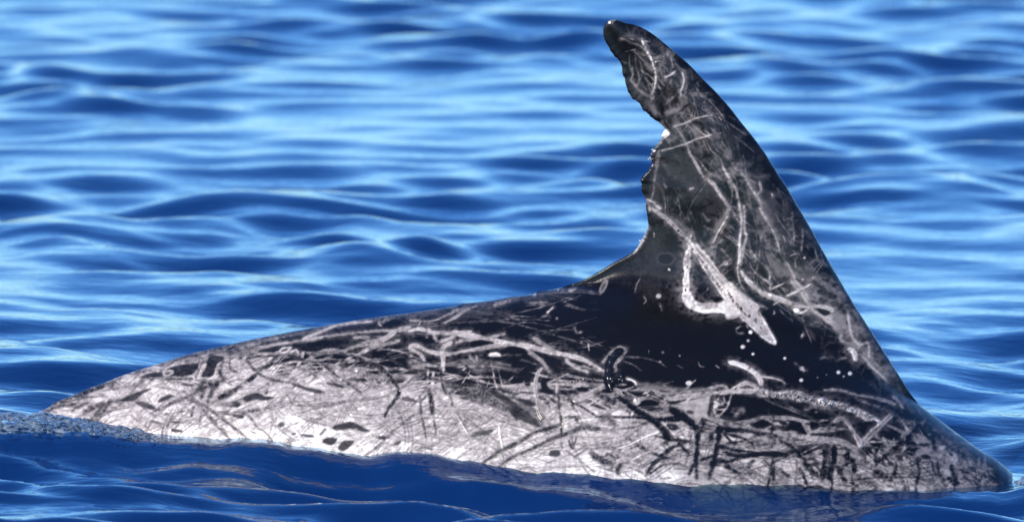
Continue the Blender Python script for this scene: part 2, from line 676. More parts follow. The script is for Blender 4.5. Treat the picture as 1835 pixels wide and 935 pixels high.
S 2 .4 460,265 520,300
S 2 .6 655,240 670,280 705,290
S 2 .55 805,270 840,295
S 3 .3 0,195 160,205 310,240 370,285
C 8 .4 120,430 300,480 700,490
S 5 .4 300,430 400,490
S 6 .48 270,530 500,520 700,500 800,470
S 8 .66 350,570 550,550 750,530 950,510 1130,500 1200,500
C 10 .36 800,490 910,490
S 5 .5 770,510 820,460 890,455 930,490
S 7 .6 960,500 1080,430 1160,450 1190,490
B 3 .3 980,490 1110,455
G 14 .58 1190,500 1350,530 1500,540 1650,580 1835,610
B 6 .12 1190,505 1350,535 1500,548 1650,585 1835,615
P .62 450,650 600,580 760,560 760,640 720,750 640,780 500,700
F .25 580,690 7,3.5 10
P .06 960,550 1180,560 1380,610 1500,680 1680,740 1600,740 1350,740 1300,720 1150,740 980,770 850,730 930,640
B 14 .15 860,530 850,600 810,690 780,730
P .2 770,560 800,540 780,720 750,720
S 8 .75 815,600 815,650
S 3 .7 890,560 900,590
S 3 .6 960,540 920,640 830,740
C 8 .5 980,680 1060,670 1000,720
P .08 360,600 550,570 440,610
P .08 150,600 250,590 300,630 200,630
S 5 .2 160,650 270,660
S 4 .3 1250,570 1400,640 1600,720 1750,800
S 4 .28 1350,590 1550,680 1720,760
S 6 .42 1610,670 1700,640 1835,650
O 4 .35 1715,690
S 5 .5 1060,790 1200,740 1330,740 1560,760 1600,820 1640,890
F .5 1300,750 6,5 0
F .2 1300,750 3,2.5 0
S 6 .5 1640,890 1700,850 1835,830
P .06 1110,790 1250,770 1280,810 1200,830
P .06 1460,790 1560,780 1600,870 1500,850
P .1 1380,780 1440,780 1420,810
P .06 1650,770 1720,790 1730,830 1660,850
D 9 .06 400,660 480,700 580,780 640,840 650,935
D 9 .08 0,590 130,680 260,760 340,840 400,930
D 8 .06 700,760 690,850
D 6 .1 330,740 480,750
S 8 .48 760,740 900,790 1100,830 1300,860
D 6 .12 880,840 1100,860 1350,890
D 8 .08 840,830 830,930
P .12 380,800 440,800 470,835 400,840
O 3 .6 430,820
S 10 .6 1370,870 1450,900
T 1180 700
D 7.5 .07 100,160 200,230 320,320 350,420 345,600 350,780
D 7.5 .07 570,330 535,450 520,550 490,680 460,780
D 8 .12 0,300 60,360 100,430
D 6 .15 320,660 280,750
D 4 .36 290,380 270,520 240,660
D 6 .22 0,600 100,520 220,470
P .08 600,540 700,560 900,540 1050,540 1170,580 1050,600 900,580 720,600 620,580
D 6 .1 540,500 700,530 860,545
D 6 .1 620,640 780,590 930,560
D 8 .12 520,640 600,630
D 5 .15 380,620 500,580
D 5 .15 580,380 740,410 830,460 860,510
D 7 .12 620,340 800,350 1000,400
P .05 840,280 970,290 900,320
D 8 .08 1020,310 1040,420 1010,490
D 6 .15 1020,640 1030,790
D 8 .18 1080,440 1200,510 1280,590 1340,680 1430,770
P .2 1480,480 1540,480 1520,640 1490,790 1440,780 1470,620
S 8 .34 1530,500 1500,780
D 7 .08 1580,480 1575,620 1540,790
D 8 .12 1600,680 1680,800
D 4 .2 1250,540 1350,490 1500,470
D 3 .4 1300,540 1450,660
D 8 .2 610,680 720,740
D 7 .25 800,680 850,620
D 4 .25 1080,700 1160,760
D 5 .25 1260,690 1290,760
D 3 .4 960,640 1000,700 980,780
P .2 630,460 700,440 700,480
D 8 .15 470,390 480,430
S 10 .6 760,390 900,400 980,440
S 10 .6 1040,370 1250,400 1400,430 1540,430
S 10 .56 1540,430 1650,460
S 6 .5 1330,390 1450,350 1580,330
P .06 1350,390 1500,380 1700,400 1760,440 1800,500 1650,450 1540,410
P .06 1150,330 1240,290 1310,380 1200,350
H 9 .6 1580,270 1640,245 1720,310 1790,430 1810,500
P .2 1690,510 1740,520 1700,530
D 6 .2 1730,620 1760,720
D 6 .12 0,250 200,260
P .12 70,300 150,300 180,340 120,350
T 1468 680
Q .2 600,0 740,0 850,200 1000,320 1200,470 1400,620 1500,700 1400,680 1200,560 1000,400 850,290 700,180
S 5 .45 50,90 200,100 290,120 450,150 600,190 680,220
S 6 .36 300,150 440,210 600,280
G 13 .6 0,180 100,210 200,230 320,280 420,330 520,380 560,400
B 4 .15 0,190 100,215 200,240
P .06 450,370 520,390 400,500 360,520 300,420
P .06 400,610 490,600 440,650 380,640
P .08 590,500 640,460 700,480 650,520
P .08 520,490 590,450 560,520
H 10 .58 660,290 560,400 450,500 370,590
H 8 .6 140,370 200,345 270,400 320,480 370,580
S 5 .36 0,440 120,430 290,450 300,490
D 16 .13 650,260 760,300 880,350 960,400 1020,470 1150,560 1300,680
D 9 .12 900,400 800,520 700,600 600,680 530,740
D 7 .1 1000,440 1020,530 1040,630
D 6 .15 780,640 860,590 980,580
S 5 .5 660,150 720,210 760,260
S 6 .42 700,360 800,380 850,400 800,470 740,510
C 10 .3 740,400 780,400
S 8 .26 1060,440 1150,540 1240,620
S 12 .6 1100,600 1160,650 1220,700 1180,760 1100,790
C 20 .42 1280,780 1350,750 1450,820
P .52 880,540 950,500 970,560 880,570
P .56 870,640 960,600 1010,640 900,680
F .2 835,745 6,4 0
F .6 835,745 3,2 0
F .3 790,810 8,4 10
F .55 790,810 5,2 10
F .2 640,750 6,3.5 15
F .2 720,690 6,4 10
F .15 960,690 7,4 5
D 3 .25 280,900 500,880 850,870 1050,840
D 6 .2 700,760 680,850 640,900
D 8 .2 500,820 580,860 620,900
D 5 .2 880,720 900,820 880,900
D 6 .2 1060,740 1080,840 1120,900
D 7 .15 1190,760 1210,860 1240,935
D 5 .2 1270,800 1320,860
D 8 .15 1600,860 1650,930
D 4 .25 1130,600 1200,680
D 8 .2 60,580 60,700 30,870
D 7 .1 130,590 110,740 80,880
D 7 .15 180,800 230,910
D 5 .2 290,730 310,830
D 4 .2 190,610 300,620
D 4 .2 400,710 440,740
D 4 .25 510,630 600,590
S 8 .52 0,560 100,530 180,540 260,580 340,650
C 30 .2 1450,700 1600,780 1700,850
D 3 .4 1400,760 1500,860
D 3 .4 1480,760 1580,860
T 0 0
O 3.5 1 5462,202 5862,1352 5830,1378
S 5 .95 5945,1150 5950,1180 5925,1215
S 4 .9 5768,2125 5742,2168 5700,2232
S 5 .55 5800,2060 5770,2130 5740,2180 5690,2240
C 8 .5 5930,1230 5890,1300
C 8 .42 5760,1950 5800,2060
"""  # small white flecks on fin tip, rear edge and flap are painted glints
base_b = np.array([(0, 690), (75, 690), (250, 622), (340, 600), (410, 597), (460, 606), (520, 626), (580, 630), (640, 628), (700, 640), (760, 655), (830, 668),
                   (900, 682), (980, 682), (1060, 682), (1120, 690), (1200, 704), (1260, 722), (1300, 740), (1400, 748), (1480, 782),
                   (1560, 802), (1600, 784), (1640, 775), (1700, 782), (1780, 830), (1840, 860)], float)
yy, xx = np.mgrid[0:H_, 0:W_].astype(np.float32)
n_big = field((H_, W_), 26, 14, 1); n_mid = field((H_, W_), 9, 5, 2); n_fin = field((H_, W_), 2.2, 1.6, 3); n_gr = field((H_, W_), 0.9, 0.9, 4)
n_str = field((H_, W_), 22, 2.2, 5)
bl = np.interp(np.arange(W_), base_b[:, 0], base_b[:, 1])[None, :]
m = smooth(14, 70, yy - bl + 11 * n_mid + 8 * n_str) * 0.97
light = 0.80 + 0.035 * n_big + 0.03 * n_mid + 0.04 * n_str + 0.018 * n_fin
light += 0.24 * smooth(680, 810, yy + 0.1 * (700 - xx)) * smooth(80, 300, xx) * (1 - smooth(1120, 1250, xx))
light -= 0.06 * smooth(1150, 1300, xx)
light -= 0.16 * smooth(1600, 1760, xx)
dark = 0.06 + 0.010 * n_mid + 0.01 * n_fin
fin_m = smooth(560, 440, yy + 0.0 * xx)
dark += fin_m * (0.035 + 0.012 * n_mid + 0.014 * n_big).clip(0, 1)
V = (dark * (1 - m) + light * m).astype(np.float32)  # the flank's light and shading are painted into these tones with its colour
HT = np.zeros((H_, W_), np.float32)      # relief in mm
GLOSS = np.zeros((H_, W_), np.float32)
wob_x = field((H_, W_), 14, 14, 8); wob_y = field((H_, W_), 14, 14, 9); wob_w = field((H_, W_), 10, 10, 10)

def dist_path(p, hw, pad):
    x0 = max(int(p[:, 0].min() - pad), 0); x1 = min(int(p[:, 0].max() + pad) + 2, W_)
    y0 = max(int(p[:, 1].min() - pad), 0); y1 = min(int(p[:, 1].max() + pad) + 2, H_)
    if x1 <= x0 or y1 <= y0:
        return None
    D = np.full((y1 - y0, x1 - x0), 99.0, np.float32)
    R = int(pad) + 1
    for (cx, cy), h in zip(p, hw):
        a0 = max(int(cx) - R, x0); a1 = min(int(cx) + R + 2, x1)
        b0 = max(int(cy) - R, y0); b1 = min(int(cy) + R + 2, y1)
        if a1 <= a0 or b1 <= b0: continue
        gx = xx[b0:b1, a0:a1] - cx; gy = yy[b0:b1, a0:a1] - cy
        d = np.sqrt(gx * gx + gy * gy) - h
        sub = D[b0 - y0:b1 - y0, a0 - x0:a1 - x0]
        np.minimum(sub, d, out=sub)
    return slice(y0, y1), slice(x0, x1), D

def blur(a, n):
    for _ in range(n):
        b = np.pad(a, 1, mode='edge')
        a = (b[:-2, 1:-1] + b[2:, 1:-1] + b[1:-1, :-2] + b[1:-1, 2:] + 2 * a) / 6
    return a

TRACED = False
def halo(w, v, p):
    r = dist_path(p, np.full(len(p), 0.5 * w), w * 1.6 + 3)
    if r is None: return
    sy, sx, D = r
    cur = V[sy, sx]
    a = 0.55 * np.exp(-(np.maximum(D, 0) / (0.7 * w + 1)) ** 2) * np.clip(0.8 + 0.3 * n_fin[sy, sx], 0, 1)
    hv = 0.62 * v
    V[sy, sx] = np.where(cur < hv, cur * (1 - a) + hv * a, cur)
def paint(kind, w, v, pts):
    p = catmull(pts, 1.0)
    ix = np.clip(p[:, 0].astype(int), 0, W_ - 1); iy = np.clip(p[:, 1].astype(int), 0, H_ - 1)
    amp = 0.7 if kind != 'C' else 1.5
    p = p + amp * np.stack([wob_x[iy, ix], wob_y[iy, ix]], 1)
    t = np.linspace(0, 1, len(p))
    if TRACED and kind in 'SHG' and w >= 2.5 and v > 0.3:            # faint healed halo round a pale scar
        halo(w, v, p)
    ends = np.minimum(1, np.minimum(t, 1 - t) / 0.07 * 0.5 + 0.5) ** 0.7 if TRACED else np.minimum(1, np.minimum(t, 1 - t) / (0.24 if kind == 'D' else 0.18) * 0.8 + 0.2) ** 0.75
    hw = 0.5 * w * (1 + 0.16 * wob_w[iy, ix]).clip(0.6, 1.4) * ends
    r = dist_path(p, hw, w / 2 * 1.4 + (w if kind == 'C' else 3))
    if r is None: return
    sy, sx, D = r
    cur = V[sy, sx]; nf = n_fin[sy, sx]; ng = n_gr[sy, sx]; nm = n_mid[sy, sx]
    if kind == 'C':
        a = np.exp(-(np.maximum(D + w * 0.5, 0) / (w * 0.55)) ** 2) * np.clip(0.82 + 0.2 * nm + 0.16 * nf, 0, 1)
        V[sy, sx] = cur * (1 - a) + v * a
        return
    fe = (1.6 if w < 4 else min(0.42 * w, 2.6 if v > 0.64 and w > 8 else 9)) * (1.9 if kind == 'D' else 1.0)
    a = smooth(fe * 0.6, -fe * 0.6, D)
    if kind == 'D': v = v - 0.06 * (v < 0.6)
    loc = np.full_like(D, v)
    if kind in 'SHDG':
        dpt = np.clip(-D / max(w * 0.5, 1), 0, 1)
        if w >= 5 and v > 0.4:                         # pale rims, greyer core
            k = 0.18 if kind == 'H' else 0.06
            loc = loc + 0.06 - k * 1.3 * smooth(0.35, 0.9, dpt) * np.clip(0.8 + 0.5 * nf, 0, 1.5)
        loc = loc + (0.022 if v > 0.6 else 0.045) * nf + 0.025 * nm + 0.02 * ng
        if TRACED: HT[sy, sx] += a * (0.35 if v > 0.4 else -0.25)
        a = a * np.clip(0.9 + 0.12 * nm + (0.12 * nf if v > 0.3 and kind == 'S' else 0) - (0.12 if kind == 'D' else 0.0) * np.maximum(nf, 0), 0.4, 1)
        if kind == 'D' and v < 0.45:
            loc = loc + (0.03 if w < 10 else 0.012) * ng
    if kind == 'G':
        loc = loc + 0.07 * ng + 0.04 * nf
        HT[sy, sx] += a * (0.45 + 0.35 * ng + 0.3 * nf)
    if kind == 'B' and v > 0.15:
        a = a * smooth(-0.1, 0.7, nf)
        HT[sy, sx] += a * 0.8 * ng
    elif kind == 'B':
        loc = np.where(0.8 * ng + 0.8 * nf > 0.75, min(v + 0.62, 0.96), v + 0.06)
        a = a * np.clip(0.45 + 0.5 * nf, 0, 0.8)
        HT[sy, sx] += a * (0.3 + 0.6 * ng)
        GLOSS[sy, sx] = np.maximum(GLOSS[sy, sx], a)
    if kind == 'W':
        HT[sy, sx] += a * (0.8 + 0.5 * nf)
        GLOSS[sy, sx] = np.maximum(GLOSS[sy, sx], a)
    if kind == 'H':
        HT[sy, sx] += a * 0.4
    new = cur * (1 - a) + loc * a
    V[sy, sx] = np.minimum(cur, new) if (kind == 'D' and not TRACED) else new

def fill(v, pts, soft):
    p = catmull(pts, 3.0, closed=True)
    p = p + 0.7 * np.stack([wob_x[np.clip(p[:, 1].astype(int), 0, H_ - 1), np.clip(p[:, 0].astype(int), 0, W_ - 1)],
                            wob_y[np.clip(p[:, 1].astype(int), 0, H_ - 1), np.clip(p[:, 0].astype(int), 0, W_ - 1)]], 1)
    pad = soft * 2 + 3
    x0 = max(int(p[:, 0].min() - pad), 0); x1 = min(int(p[:, 0].max() + pad) + 2, W_)
    y0 = max(int(p[:, 1].min() - pad), 0); y1 = min(int(p[:, 1].max() + pad) + 2, H_)
    gx = xx[y0:y1, x0:x1]; gy = yy[y0:y1, x0:x1]
    ins = np.zeros(gx.shape, bool)
    q = np.roll(p, -1, 0)
    for (ax, ay), (bx, by) in zip(p, q):
        if ay == by: continue
        c = ((ay > gy) != (by > gy)) & (gx < (bx - ax) * (gy - ay) / (by - ay) + ax)
        ins ^= c
    a = blur(ins.astype(np.float32), int(1 + soft * 2))
    nm = n_mid[y0:y1, x0:x1]; nf = n_fin[y0:y1, x0:x1]
    a = a * np.clip(0.94 + 0.06 * nm, 0, 1) if soft < 3 else a * np.clip(0.75 + 0.22 * nm + 0.1 * nf, 0, 1)
    loc = v + (0.03 * nf + 0.03 * nm) * (0.35 if v < 0.12 else 1)
    V[y0:y1, x0:x1] = V[y0:y1, x0:x1] * (1 - a) + loc * a

def oval(v, cx, cy, rx, ry, rot, dome=0.0):
    R = int(max(rx, ry) + 4)
    x0, x1, y0, y1 = max(int(cx) - R, 0), min(int(cx) + R + 2, W_), max(int(cy) - R, 0), min(int(cy) + R + 2, H_)
    gx = xx[y0:y1, x0:x1] - cx; gy = yy[y0:y1, x0:x1] - cy
    c, s = math.cos(math.radians(rot)), math.sin(math.radians(rot))
    d = np.sqrt(((gx * c + gy * s) / rx) ** 2 + ((-gx * s + gy * c) / ry) ** 2)
    f = 2.6 / min(rx, ry)
    d = d + 0.10 * wob_w[y0:y1, x0:x1] + 0.06 * n_fin[y0:y1, x0:x1]
    a = smooth(1 + f * 0.5, 1 - f * 0.5, d)
    V[y0:y1, x0:x1] = V[y0:y1, x0:x1] * (1 - a) + (v - 0.08 * smooth(0.6, 0.0, d) * (min(rx, ry) > 3.5)) * a
    HT[y0:y1, x0:x1] += a * dome

def web(sx, sy, seed, wd):
    return np.exp(-(field((H_, W_), sx, sy, seed) / wd) ** 2)
fib = np.clip(0.75 * web(5, 11, 31, 0.22) + 0.6 * web(9, 6, 32, 0.16) + 0.5 * web(16, 26, 33, 0.12), 0, 1.2)
cloud = np.zeros((H_, W_), np.float32)
for cx, cy, rx, ry, rot, st in [(1165, 72, 46, 20, 30, .55), (1205, 120, 34, 40, -25, .8), (1158, 176, 18, 40, -35, .75), (1225, 188, 36, 46, 20, 1.0), (1255, 232, 46, 34, 25, .85),
                                (1300, 292, 44, 46, 45, .75), (1320, 350, 36, 70, -25, .75), (1384, 425, 50, 90, -24, .95), (1440, 490, 42, 80, -30, 1.15), (1300, 432, 52, 56, 0, .7),
                                (1230, 385, 70, 26, 35, .5), (1497, 560, 40, 80, -32, 1.3), (1560, 640, 28, 70, -34, 1.3), (1205, 320, 40, 60, 0, .35), (1190, 215, 20, 24, 0, .9)]:
    c, q = math.cos(math.radians(rot)), math.sin(math.radians(rot))
    gx, gy = xx - cx, yy - cy
    dd_ = ((gx * c + gy * q) / rx) ** 2 + ((-gx * q + gy * c) / ry) ** 2
    cloud = np.maximum(cloud, st * np.exp(-dd_ * 0.9))
V += cloud * (0.01 + 0.27 * fib + 0.015 * n_mid + 0.02 * n_fin).clip(0, 0.55)
V = np.where(m > 0.3, V - 0.06 * m * web(24, 5, 41, 0.10) - 0.03 * m * web(8, 14, 42, 0.10) + 0.03 * m * web(14, 5, 43, 0.15), V).astype(np.float32)

# overlapping pale rakes laid over the dark ground colour: their gaps stay as dark lenses
def arc(cx, cy, ang, ln, cv):
    return [(cx + s * ln / 2 * math.cos(ang + cv * s * 0.5) , cy + s * ln / 2 * math.sin(ang + cv * s * 0.5)) for s in (-1, -0.35, 0.35, 1)]
axis_x = [0, 300, 700, 1100, 1400, 1600, 1840]; axis_a = [-0.45, -0.3, -0.1, 0.08, 0.15, 0.4, 0.7]
def rake(kind, cx, cy, ang, ln, cv, w, v, n, gap):
    """n parallel tooth marks side by side"""
    for k in range(n):
        o = (k - (n - 1) / 2) * gap
        paint(kind, w * rng.uniform(0.7, 1.2), v + rng.normal(0, 0.03), arc(cx - math.sin(ang) * o + rng.normal(0, 2), cy + math.cos(ang) * o, ang + rng.normal(0, 0.02), ln * rng.uniform(0.75, 1.1), cv))
def lay(PASS):
    global TRACED
    TRACED = PASS == 1
    ox, oy = 0, 0
    for ln in STROKES.strip().splitlines():
        tk = ln.split()
        k = tk[0]
        if k == 'T':
            ox, oy = float(tk[1]), float(tk[2]); continue
        wide = k == 'C' and oy >= 560 and float(tk[1]) >= 9
        if wide != (PASS == 0): continue
        P2 = lambda s: (ox + float(s.split(',')[0]) / 5, oy + float(s.split(',')[1]) / 5)
        if k in 'SDHGBWC':
            v = float(tk[2])
            if k in 'SG' and 0.4 < v < 0.85 and oy < 520: v = min(v * 1.13, 0.9)
            if k == 'D': v = v * 0.9
            paint(k, float(tk[1]), v, [P2(s) for s in tk[3:]])
        elif k == 'P':
            v = float(tk[1])
            fill(v * 0.76 if 0.12 < v < 0.45 else v, [P2(s) for s in tk[2:]], 1)
        elif k == 'Q':
            fill(float(tk[1]), [P2(s) for s in tk[2:]], 6)
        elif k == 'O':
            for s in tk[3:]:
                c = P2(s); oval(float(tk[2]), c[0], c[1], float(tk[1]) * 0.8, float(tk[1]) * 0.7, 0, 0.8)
        elif k == 'F':
            c = P2(tk[2]); rx, ry = tk[3].split(',')
            oval(float(tk[1]), c[0], c[1], float(rx), float(ry), float(tk[4]))
    TRACED = False
lay(0)
for i in range(620):
    cx = rng.uniform(70, 1800); b0 = np.interp(cx, base_b[:, 0], base_b[:, 1])
    dd = rng.uniform(-28, 150)
    if rng.uniform() > smooth(-34, 30, dd): continue
    ang = np.interp(cx, axis_x, axis_a) + (rng.normal(0, 0.24) if (rng.uniform() < 0.8 or dd < 30) else rng.normal(0.9, 0.5) * rng.choice([-1, 1]))
    lv = rng.uniform(0.68, 0.9) - 0.07 * smooth(1120, 1300, cx) - 0.1 * smooth(1600, 1760, cx)
    wd = rng.uniform(1.6, 6.0); nr = rng.integers(1, 4)
    if dd < 45:
        ang = np.interp(cx, axis_x, axis_a) + rng.normal(0, 0.13); lv = min(lv, rng.uniform(0.42, 0.66)); nr = 1; wd = rng.uniform(2, 7)
    rake('S', cx, b0 + dd, ang, rng.uniform(70, 230), rng.normal(0, 0.5), wd, lv, nr, wd * 1.3 + 2)
for i in range(360):                                           # thin greyer rakes and small dark lenses on the flank
    cx = rng.uniform(110, 1800); b0 = np.interp(cx, base_b[:, 0], base_b[:, 1])
    cy = b0 + rng.uniform(0, 160)
    rt = smooth(1120, 1300, cx)
    ang = np.interp(cx, axis_x, axis_a) + rng.normal(0, 0.38)
    if cx < 760 and rng.uniform() < 0.5: continue
    if i % 5 == 0:
        paint('D', rng.uniform(2.5, 6), rng.uniform(0.2, 0.36) - 0.08 * rt, arc(cx, cy, ang, rng.uniform(12, 34), rng.normal(0, 0.4)))
    else:
        rake('D', cx, cy, ang, rng.uniform(50, 190), rng.normal(0, 0.5), rng.uniform(1.0, 2.2), rng.uniform(0.38, 0.58) - 0.14 * rt, rng.integers(1, 4), rng.uniform(3, 6))
for i in range(420):                                           # very fine grey scratches over the pale lower flank
    cx = rng.uniform(110, 1800); b0 = np.interp(cx, base_b[:, 0], base_b[:, 1])
    cy = b0 + rng.uniform(20, 190)
    if cy > 890: continue
    ang = np.interp(cx, axis_x, axis_a) + rng.choice([rng.normal(0, 0.25), rng.normal(-0.55, 0.2), rng.normal(1.2, 0.3)], p=[.55, .3, .15])
    rake('D', cx, cy, ang, rng.uniform(30, 150), rng.normal(0, 0.4), rng.uniform(0.9, 1.8), rng.uniform(0.54, 0.7) - 0.1 * smooth(1150, 1350, cx), rng.integers(2, 5), rng.uniform(2.5, 5))
for i in range(150):                                           # fine grey scratches up to the ridge
    cx = rng.uniform(300, 1080); b0 = np.interp(cx, base_b[:, 0], base_b[:, 1])
    rid = np.interp(cx, [300, 447, 617, 834, 1000, 1080], [646, 609, 577, 544, 517, 500])
    cy = rid + 4 + (b0 - rid) * rng.uniform(0, 1) ** 1.6
    rake('S', cx, cy, np.interp(cx, axis_x, axis_a) - 0.02 + rng.normal(0, 0.16), rng.uniform(25, 120), rng.normal(0, 0.2), rng.uniform(1.0, 2.4), rng.uniform(0.22, 0.46), rng.integers(1, 3), 4)
for i in range(30):                                           # the crowded dark strokes under the fin's leading side
    cx = rng.uniform(1160, 1800); b0 = np.interp(cx, base_b[:, 0], base_b[:, 1])
    ang = rng.choice([rng.normal(0.2, 0.35), rng.normal(1.4, 0.4)])
    paint('D', rng.uniform(2.5, 6.5), rng.uniform(0.12, 0.34), arc(cx, b0 + rng.uniform(10, 130), ang, rng.uniform(20, 95), rng.normal(0, 0.5)))
for i in range(560):                                           # cloudy scuffs and faint lines on the fin
    cy = rng.uniform(70, 600); lead = np.interp(cy, [50, 207, 387, 560, 640], [1160, 1320, 1440, 1540, 1590]); trail = np.interp(cy, [50, 110, 200, 330, 450, 600], [1090, 1112, 1162, 1158, 1160, 1330])
    f = rng.uniform(0.05, 1) ** 0.75
    cx = trail + (lead - 14 - trail) * f
    if rng.uniform() > 0.12 + cloud[int(cy), int(min(cx, W_ - 1))] * 1.1: continue
    ang = np.interp(cy, [60, 300, 600], [0.9, 1.05, 0.95]) + rng.normal(0, 0.42)
    if i % 6 == 0:
        paint('C', rng.uniform(4, 12), rng.uniform(0.24, 0.42), arc(cx, cy, ang, rng.uniform(15, 60), rng.normal(0, 0.3)))
    elif i % 3 != 2:
        rake('S', cx, cy, ang, rng.uniform(22, 95), rng.normal(0, 0.3), rng.uniform(0.9, 2.2), rng.uniform(0.28, 0.58), rng.integers(1, 3), 4)
    else:
        paint('C', rng.uniform(4, 10), rng.uniform(0.05, 0.1), arc(cx, cy, ang, rng.uniform(15, 50), rng.normal(0, 0.3)))

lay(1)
for i in range(240):                                           # a last layer of fine scratches over the pale lower flank
    cx = rng.uniform(110, 1800); b0 = np.interp(cx, base_b[:, 0], base_b[:, 1])
    cy = b0 + rng.uniform(20, 190)
    if cy > 890: continue
    ang = np.interp(cx, axis_x, axis_a) + rng.choice([rng.normal(0, 0.25), rng.normal(-0.55, 0.2), rng.normal(1.2, 0.3)], p=[.55, .3, .15])
    rake('D', cx, cy, ang, rng.uniform(30, 150), rng.normal(0, 0.4), rng.uniform(0.9, 1.8), rng.uniform(0.54, 0.7) - 0.1 * smooth(1150, 1350, cx), rng.integers(2, 5), rng.uniform(2.5, 5))
V = np.clip(V + 0.012 * n_gr + 0.01 * n_fin * (V > 0.3), 0.03, 1.0)

# ------------------------------------------------------------------ outline of the animal, side view
OUT = [(78, 734), (100, 720), (130, 708), (160, 695), (190, 684), (220, 672), (250, 662), (280, 653), (310, 643), (340, 634), (380, 624), (407, 618),
       (447, 609), (507, 597), (567, 586), (617, 577), (667, 569), (734, 560), (770, 555), (810, 549), (834, 543.8), (882, 538), (914, 532), (958, 526.6),
       (964, 522.5), (1000, 517), (1014, 512), (1040, 504), (1064, 492), (1082, 481.5), (1097, 472), (1113, 463.5), (1128, 455.5), (1139, 447), (1148, 434),
       (1155, 422), (1161, 408), (1162, 392), (1161, 380), (1159, 370), (1156, 355), (1149, 342), (1148, 328), (1149, 322), (1156, 315), (1163, 304), (1167, 291),
       (1164.5, 280), (1166, 274), (1173, 268), (1180, 257), (1186, 243), (1190, 234), (1189, 228), (1180, 219), (1166, 210), (1156, 200), (1150, 192),
       (1134, 176), (1124, 158), (1117, 134), (1114, 118), (1110, 110), (1098, 98), (1088, 82), (1082, 66), (1081, 52), (1085, 43), (1091, 38), (1100, 36), (1110, 37.6),
       (1122, 42), (1138, 45), (1158, 54), (1176, 66), (1198, 84), (1218, 101), (1238, 119), (1262, 144), (1282, 164), (1302, 186), (1316, 203),
       (1328, 219), (1350, 246), (1370, 273), (1382, 292), (1396, 314), (1408, 332), (1418, 349), (1430, 370), (1442, 390), (1458, 418), (1474, 448),
       (1497, 488), (1518, 524), (1540, 560), (1558, 588), (1574, 613), (1590, 638), (1606, 664), (1619, 684), (1630, 702), (1642, 718), (1653, 729),
       (1678, 747), (1702, 766), (1724, 782), (1744, 797), (1758, 807), (1772, 815), (1788, 825), (1804, 838), (1814, 848), (1822, 860)]
OUT = np.array(OUT, float)
ox_, oz_ = on_plane(OUT[:, 0], OUT[:, 1], 0.0)
vis = np.stack([ox_, oz_], 1)
below = np.array([(0.985, -0.075), (1.06, -0.14), (1.15, -0.24), (1.24, -0.35), (1.31, -0.45), (1.335, -0.53), (1.30, -0.60), (1.20, -0.64), (1.05, -0.62), (0.80, -0.53),
                  (0.45, -0.44), (0.1, -0.41), (-0.25, -0.42), (-0.6, -0.47), (-0.95, -0.54), (-1.25, -0.62), (-1.45, -0.69), (-1.50, -0.66), (-1.48, -0.58),
                  (-1.36, -0.42), (-1.20, -0.22), (-1.05, -0.075), (-0.93, 0.02)])
poly = catmull(np.vstack([vis, below]), 0.0022, closed=True)
# ragged little nicks along the torn rear edge of the fin
it = int(np.argmax(poly[:, 1])); i0 = int(np.argmin(np.hypot(poly[:, 0] - on_plane(1139, 447)[0], poly[:, 1] - on_plane(1139, 447)[1])))
nn = it - i0 - 12
rr = np.random.default_rng(55).normal(0, 1, nn)
rr = 0.6 * np.convolve(rr, np.ones(3) / 3, 'same') + 0.9 * np.convolve(rr, np.ones(9) / 9, 'same')
tg = np.gradient(poly[i0:i0 + nn], axis=0); tg /= np.linalg.norm(tg, axis=1)[:, None] + 1e-9
poly[i0:i0 + nn] += np.stack([-tg[:, 1], tg[:, 0]], 1) * (rr * 0.0022 * np.sin(np.linspace(0, np.pi, nn)) ** 0.5)[:, None]
poly_t = np.vstack([vis[OUT[:, 0] <= 1015][:27], np.stack(on_plane([1080, 1150, 1230, 1300, 1380, 1450, 1520, 1580, 1630], [506, 508, 518, 534, 560, 592, 634, 676, 712]), 1),
                    vis[-12:], below[:7]])
tl = below[-6:]                      # tail stock top
top_pts = np.vstack([tl, poly_t])
top_pts = top_pts[np.argsort(top_pts[:, 0])]
bot_pts = below[6:18][::-1]
bot_pts = bot_pts[np.argsort(bot_pts[:, 0])]

gh = 0.00142
xs = np.concatenate([np.arange(-1.53, -0.88, 0.013), np.arange(-0.88, 0.945, gh), np.arange(0.945, 1.37, 0.013)])
zs = np.concatenate([np.arange(-0.73, -0.15, 0.013), np.arange(-0.15, 0.785, gh)])
GX, GZ = np.meshgrid(xs, zs)
nz, nx = GX.shape
inside = np.zeros((nz, nx), bool)
pa, pb = poly, np.roll(poly, -1, 0)
for j, z in enumerate(zs):
    c = (pa[:, 1] > z) != (pb[:, 1] > z)
    if not c.any(): continue
    xc = np.sort(pa[c, 0] + (z - pa[c, 1]) / (pb[c, 1] - pa[c, 1]) * (pb[c, 0] - pa[c, 0]))
    inside[j] = np.searchsorted(xc, xs) % 2 == 1
kd = kdtree.KDTree(len(poly))
for i, p in enumerate(poly): kd.insert((p[0], p[1], 0), i)
kd.balance()
def nearest(x, z):
    co, i, d = kd.find((x, z, 0))
    n = len(poly); best = None
    P = np.array((x, z))
    for a, b in ((poly[i - 1], poly[i]), (poly[i], poly[(i + 1) % n])):
        e = b - a; t = min(1, max(0, float((P - a) @ e / (e @ e + 1e-12)))); q = a + t * e
        dd = float(np.hypot(*(P - q)))
        if best is None or dd < best[0]: best = (dd, q)
    return best
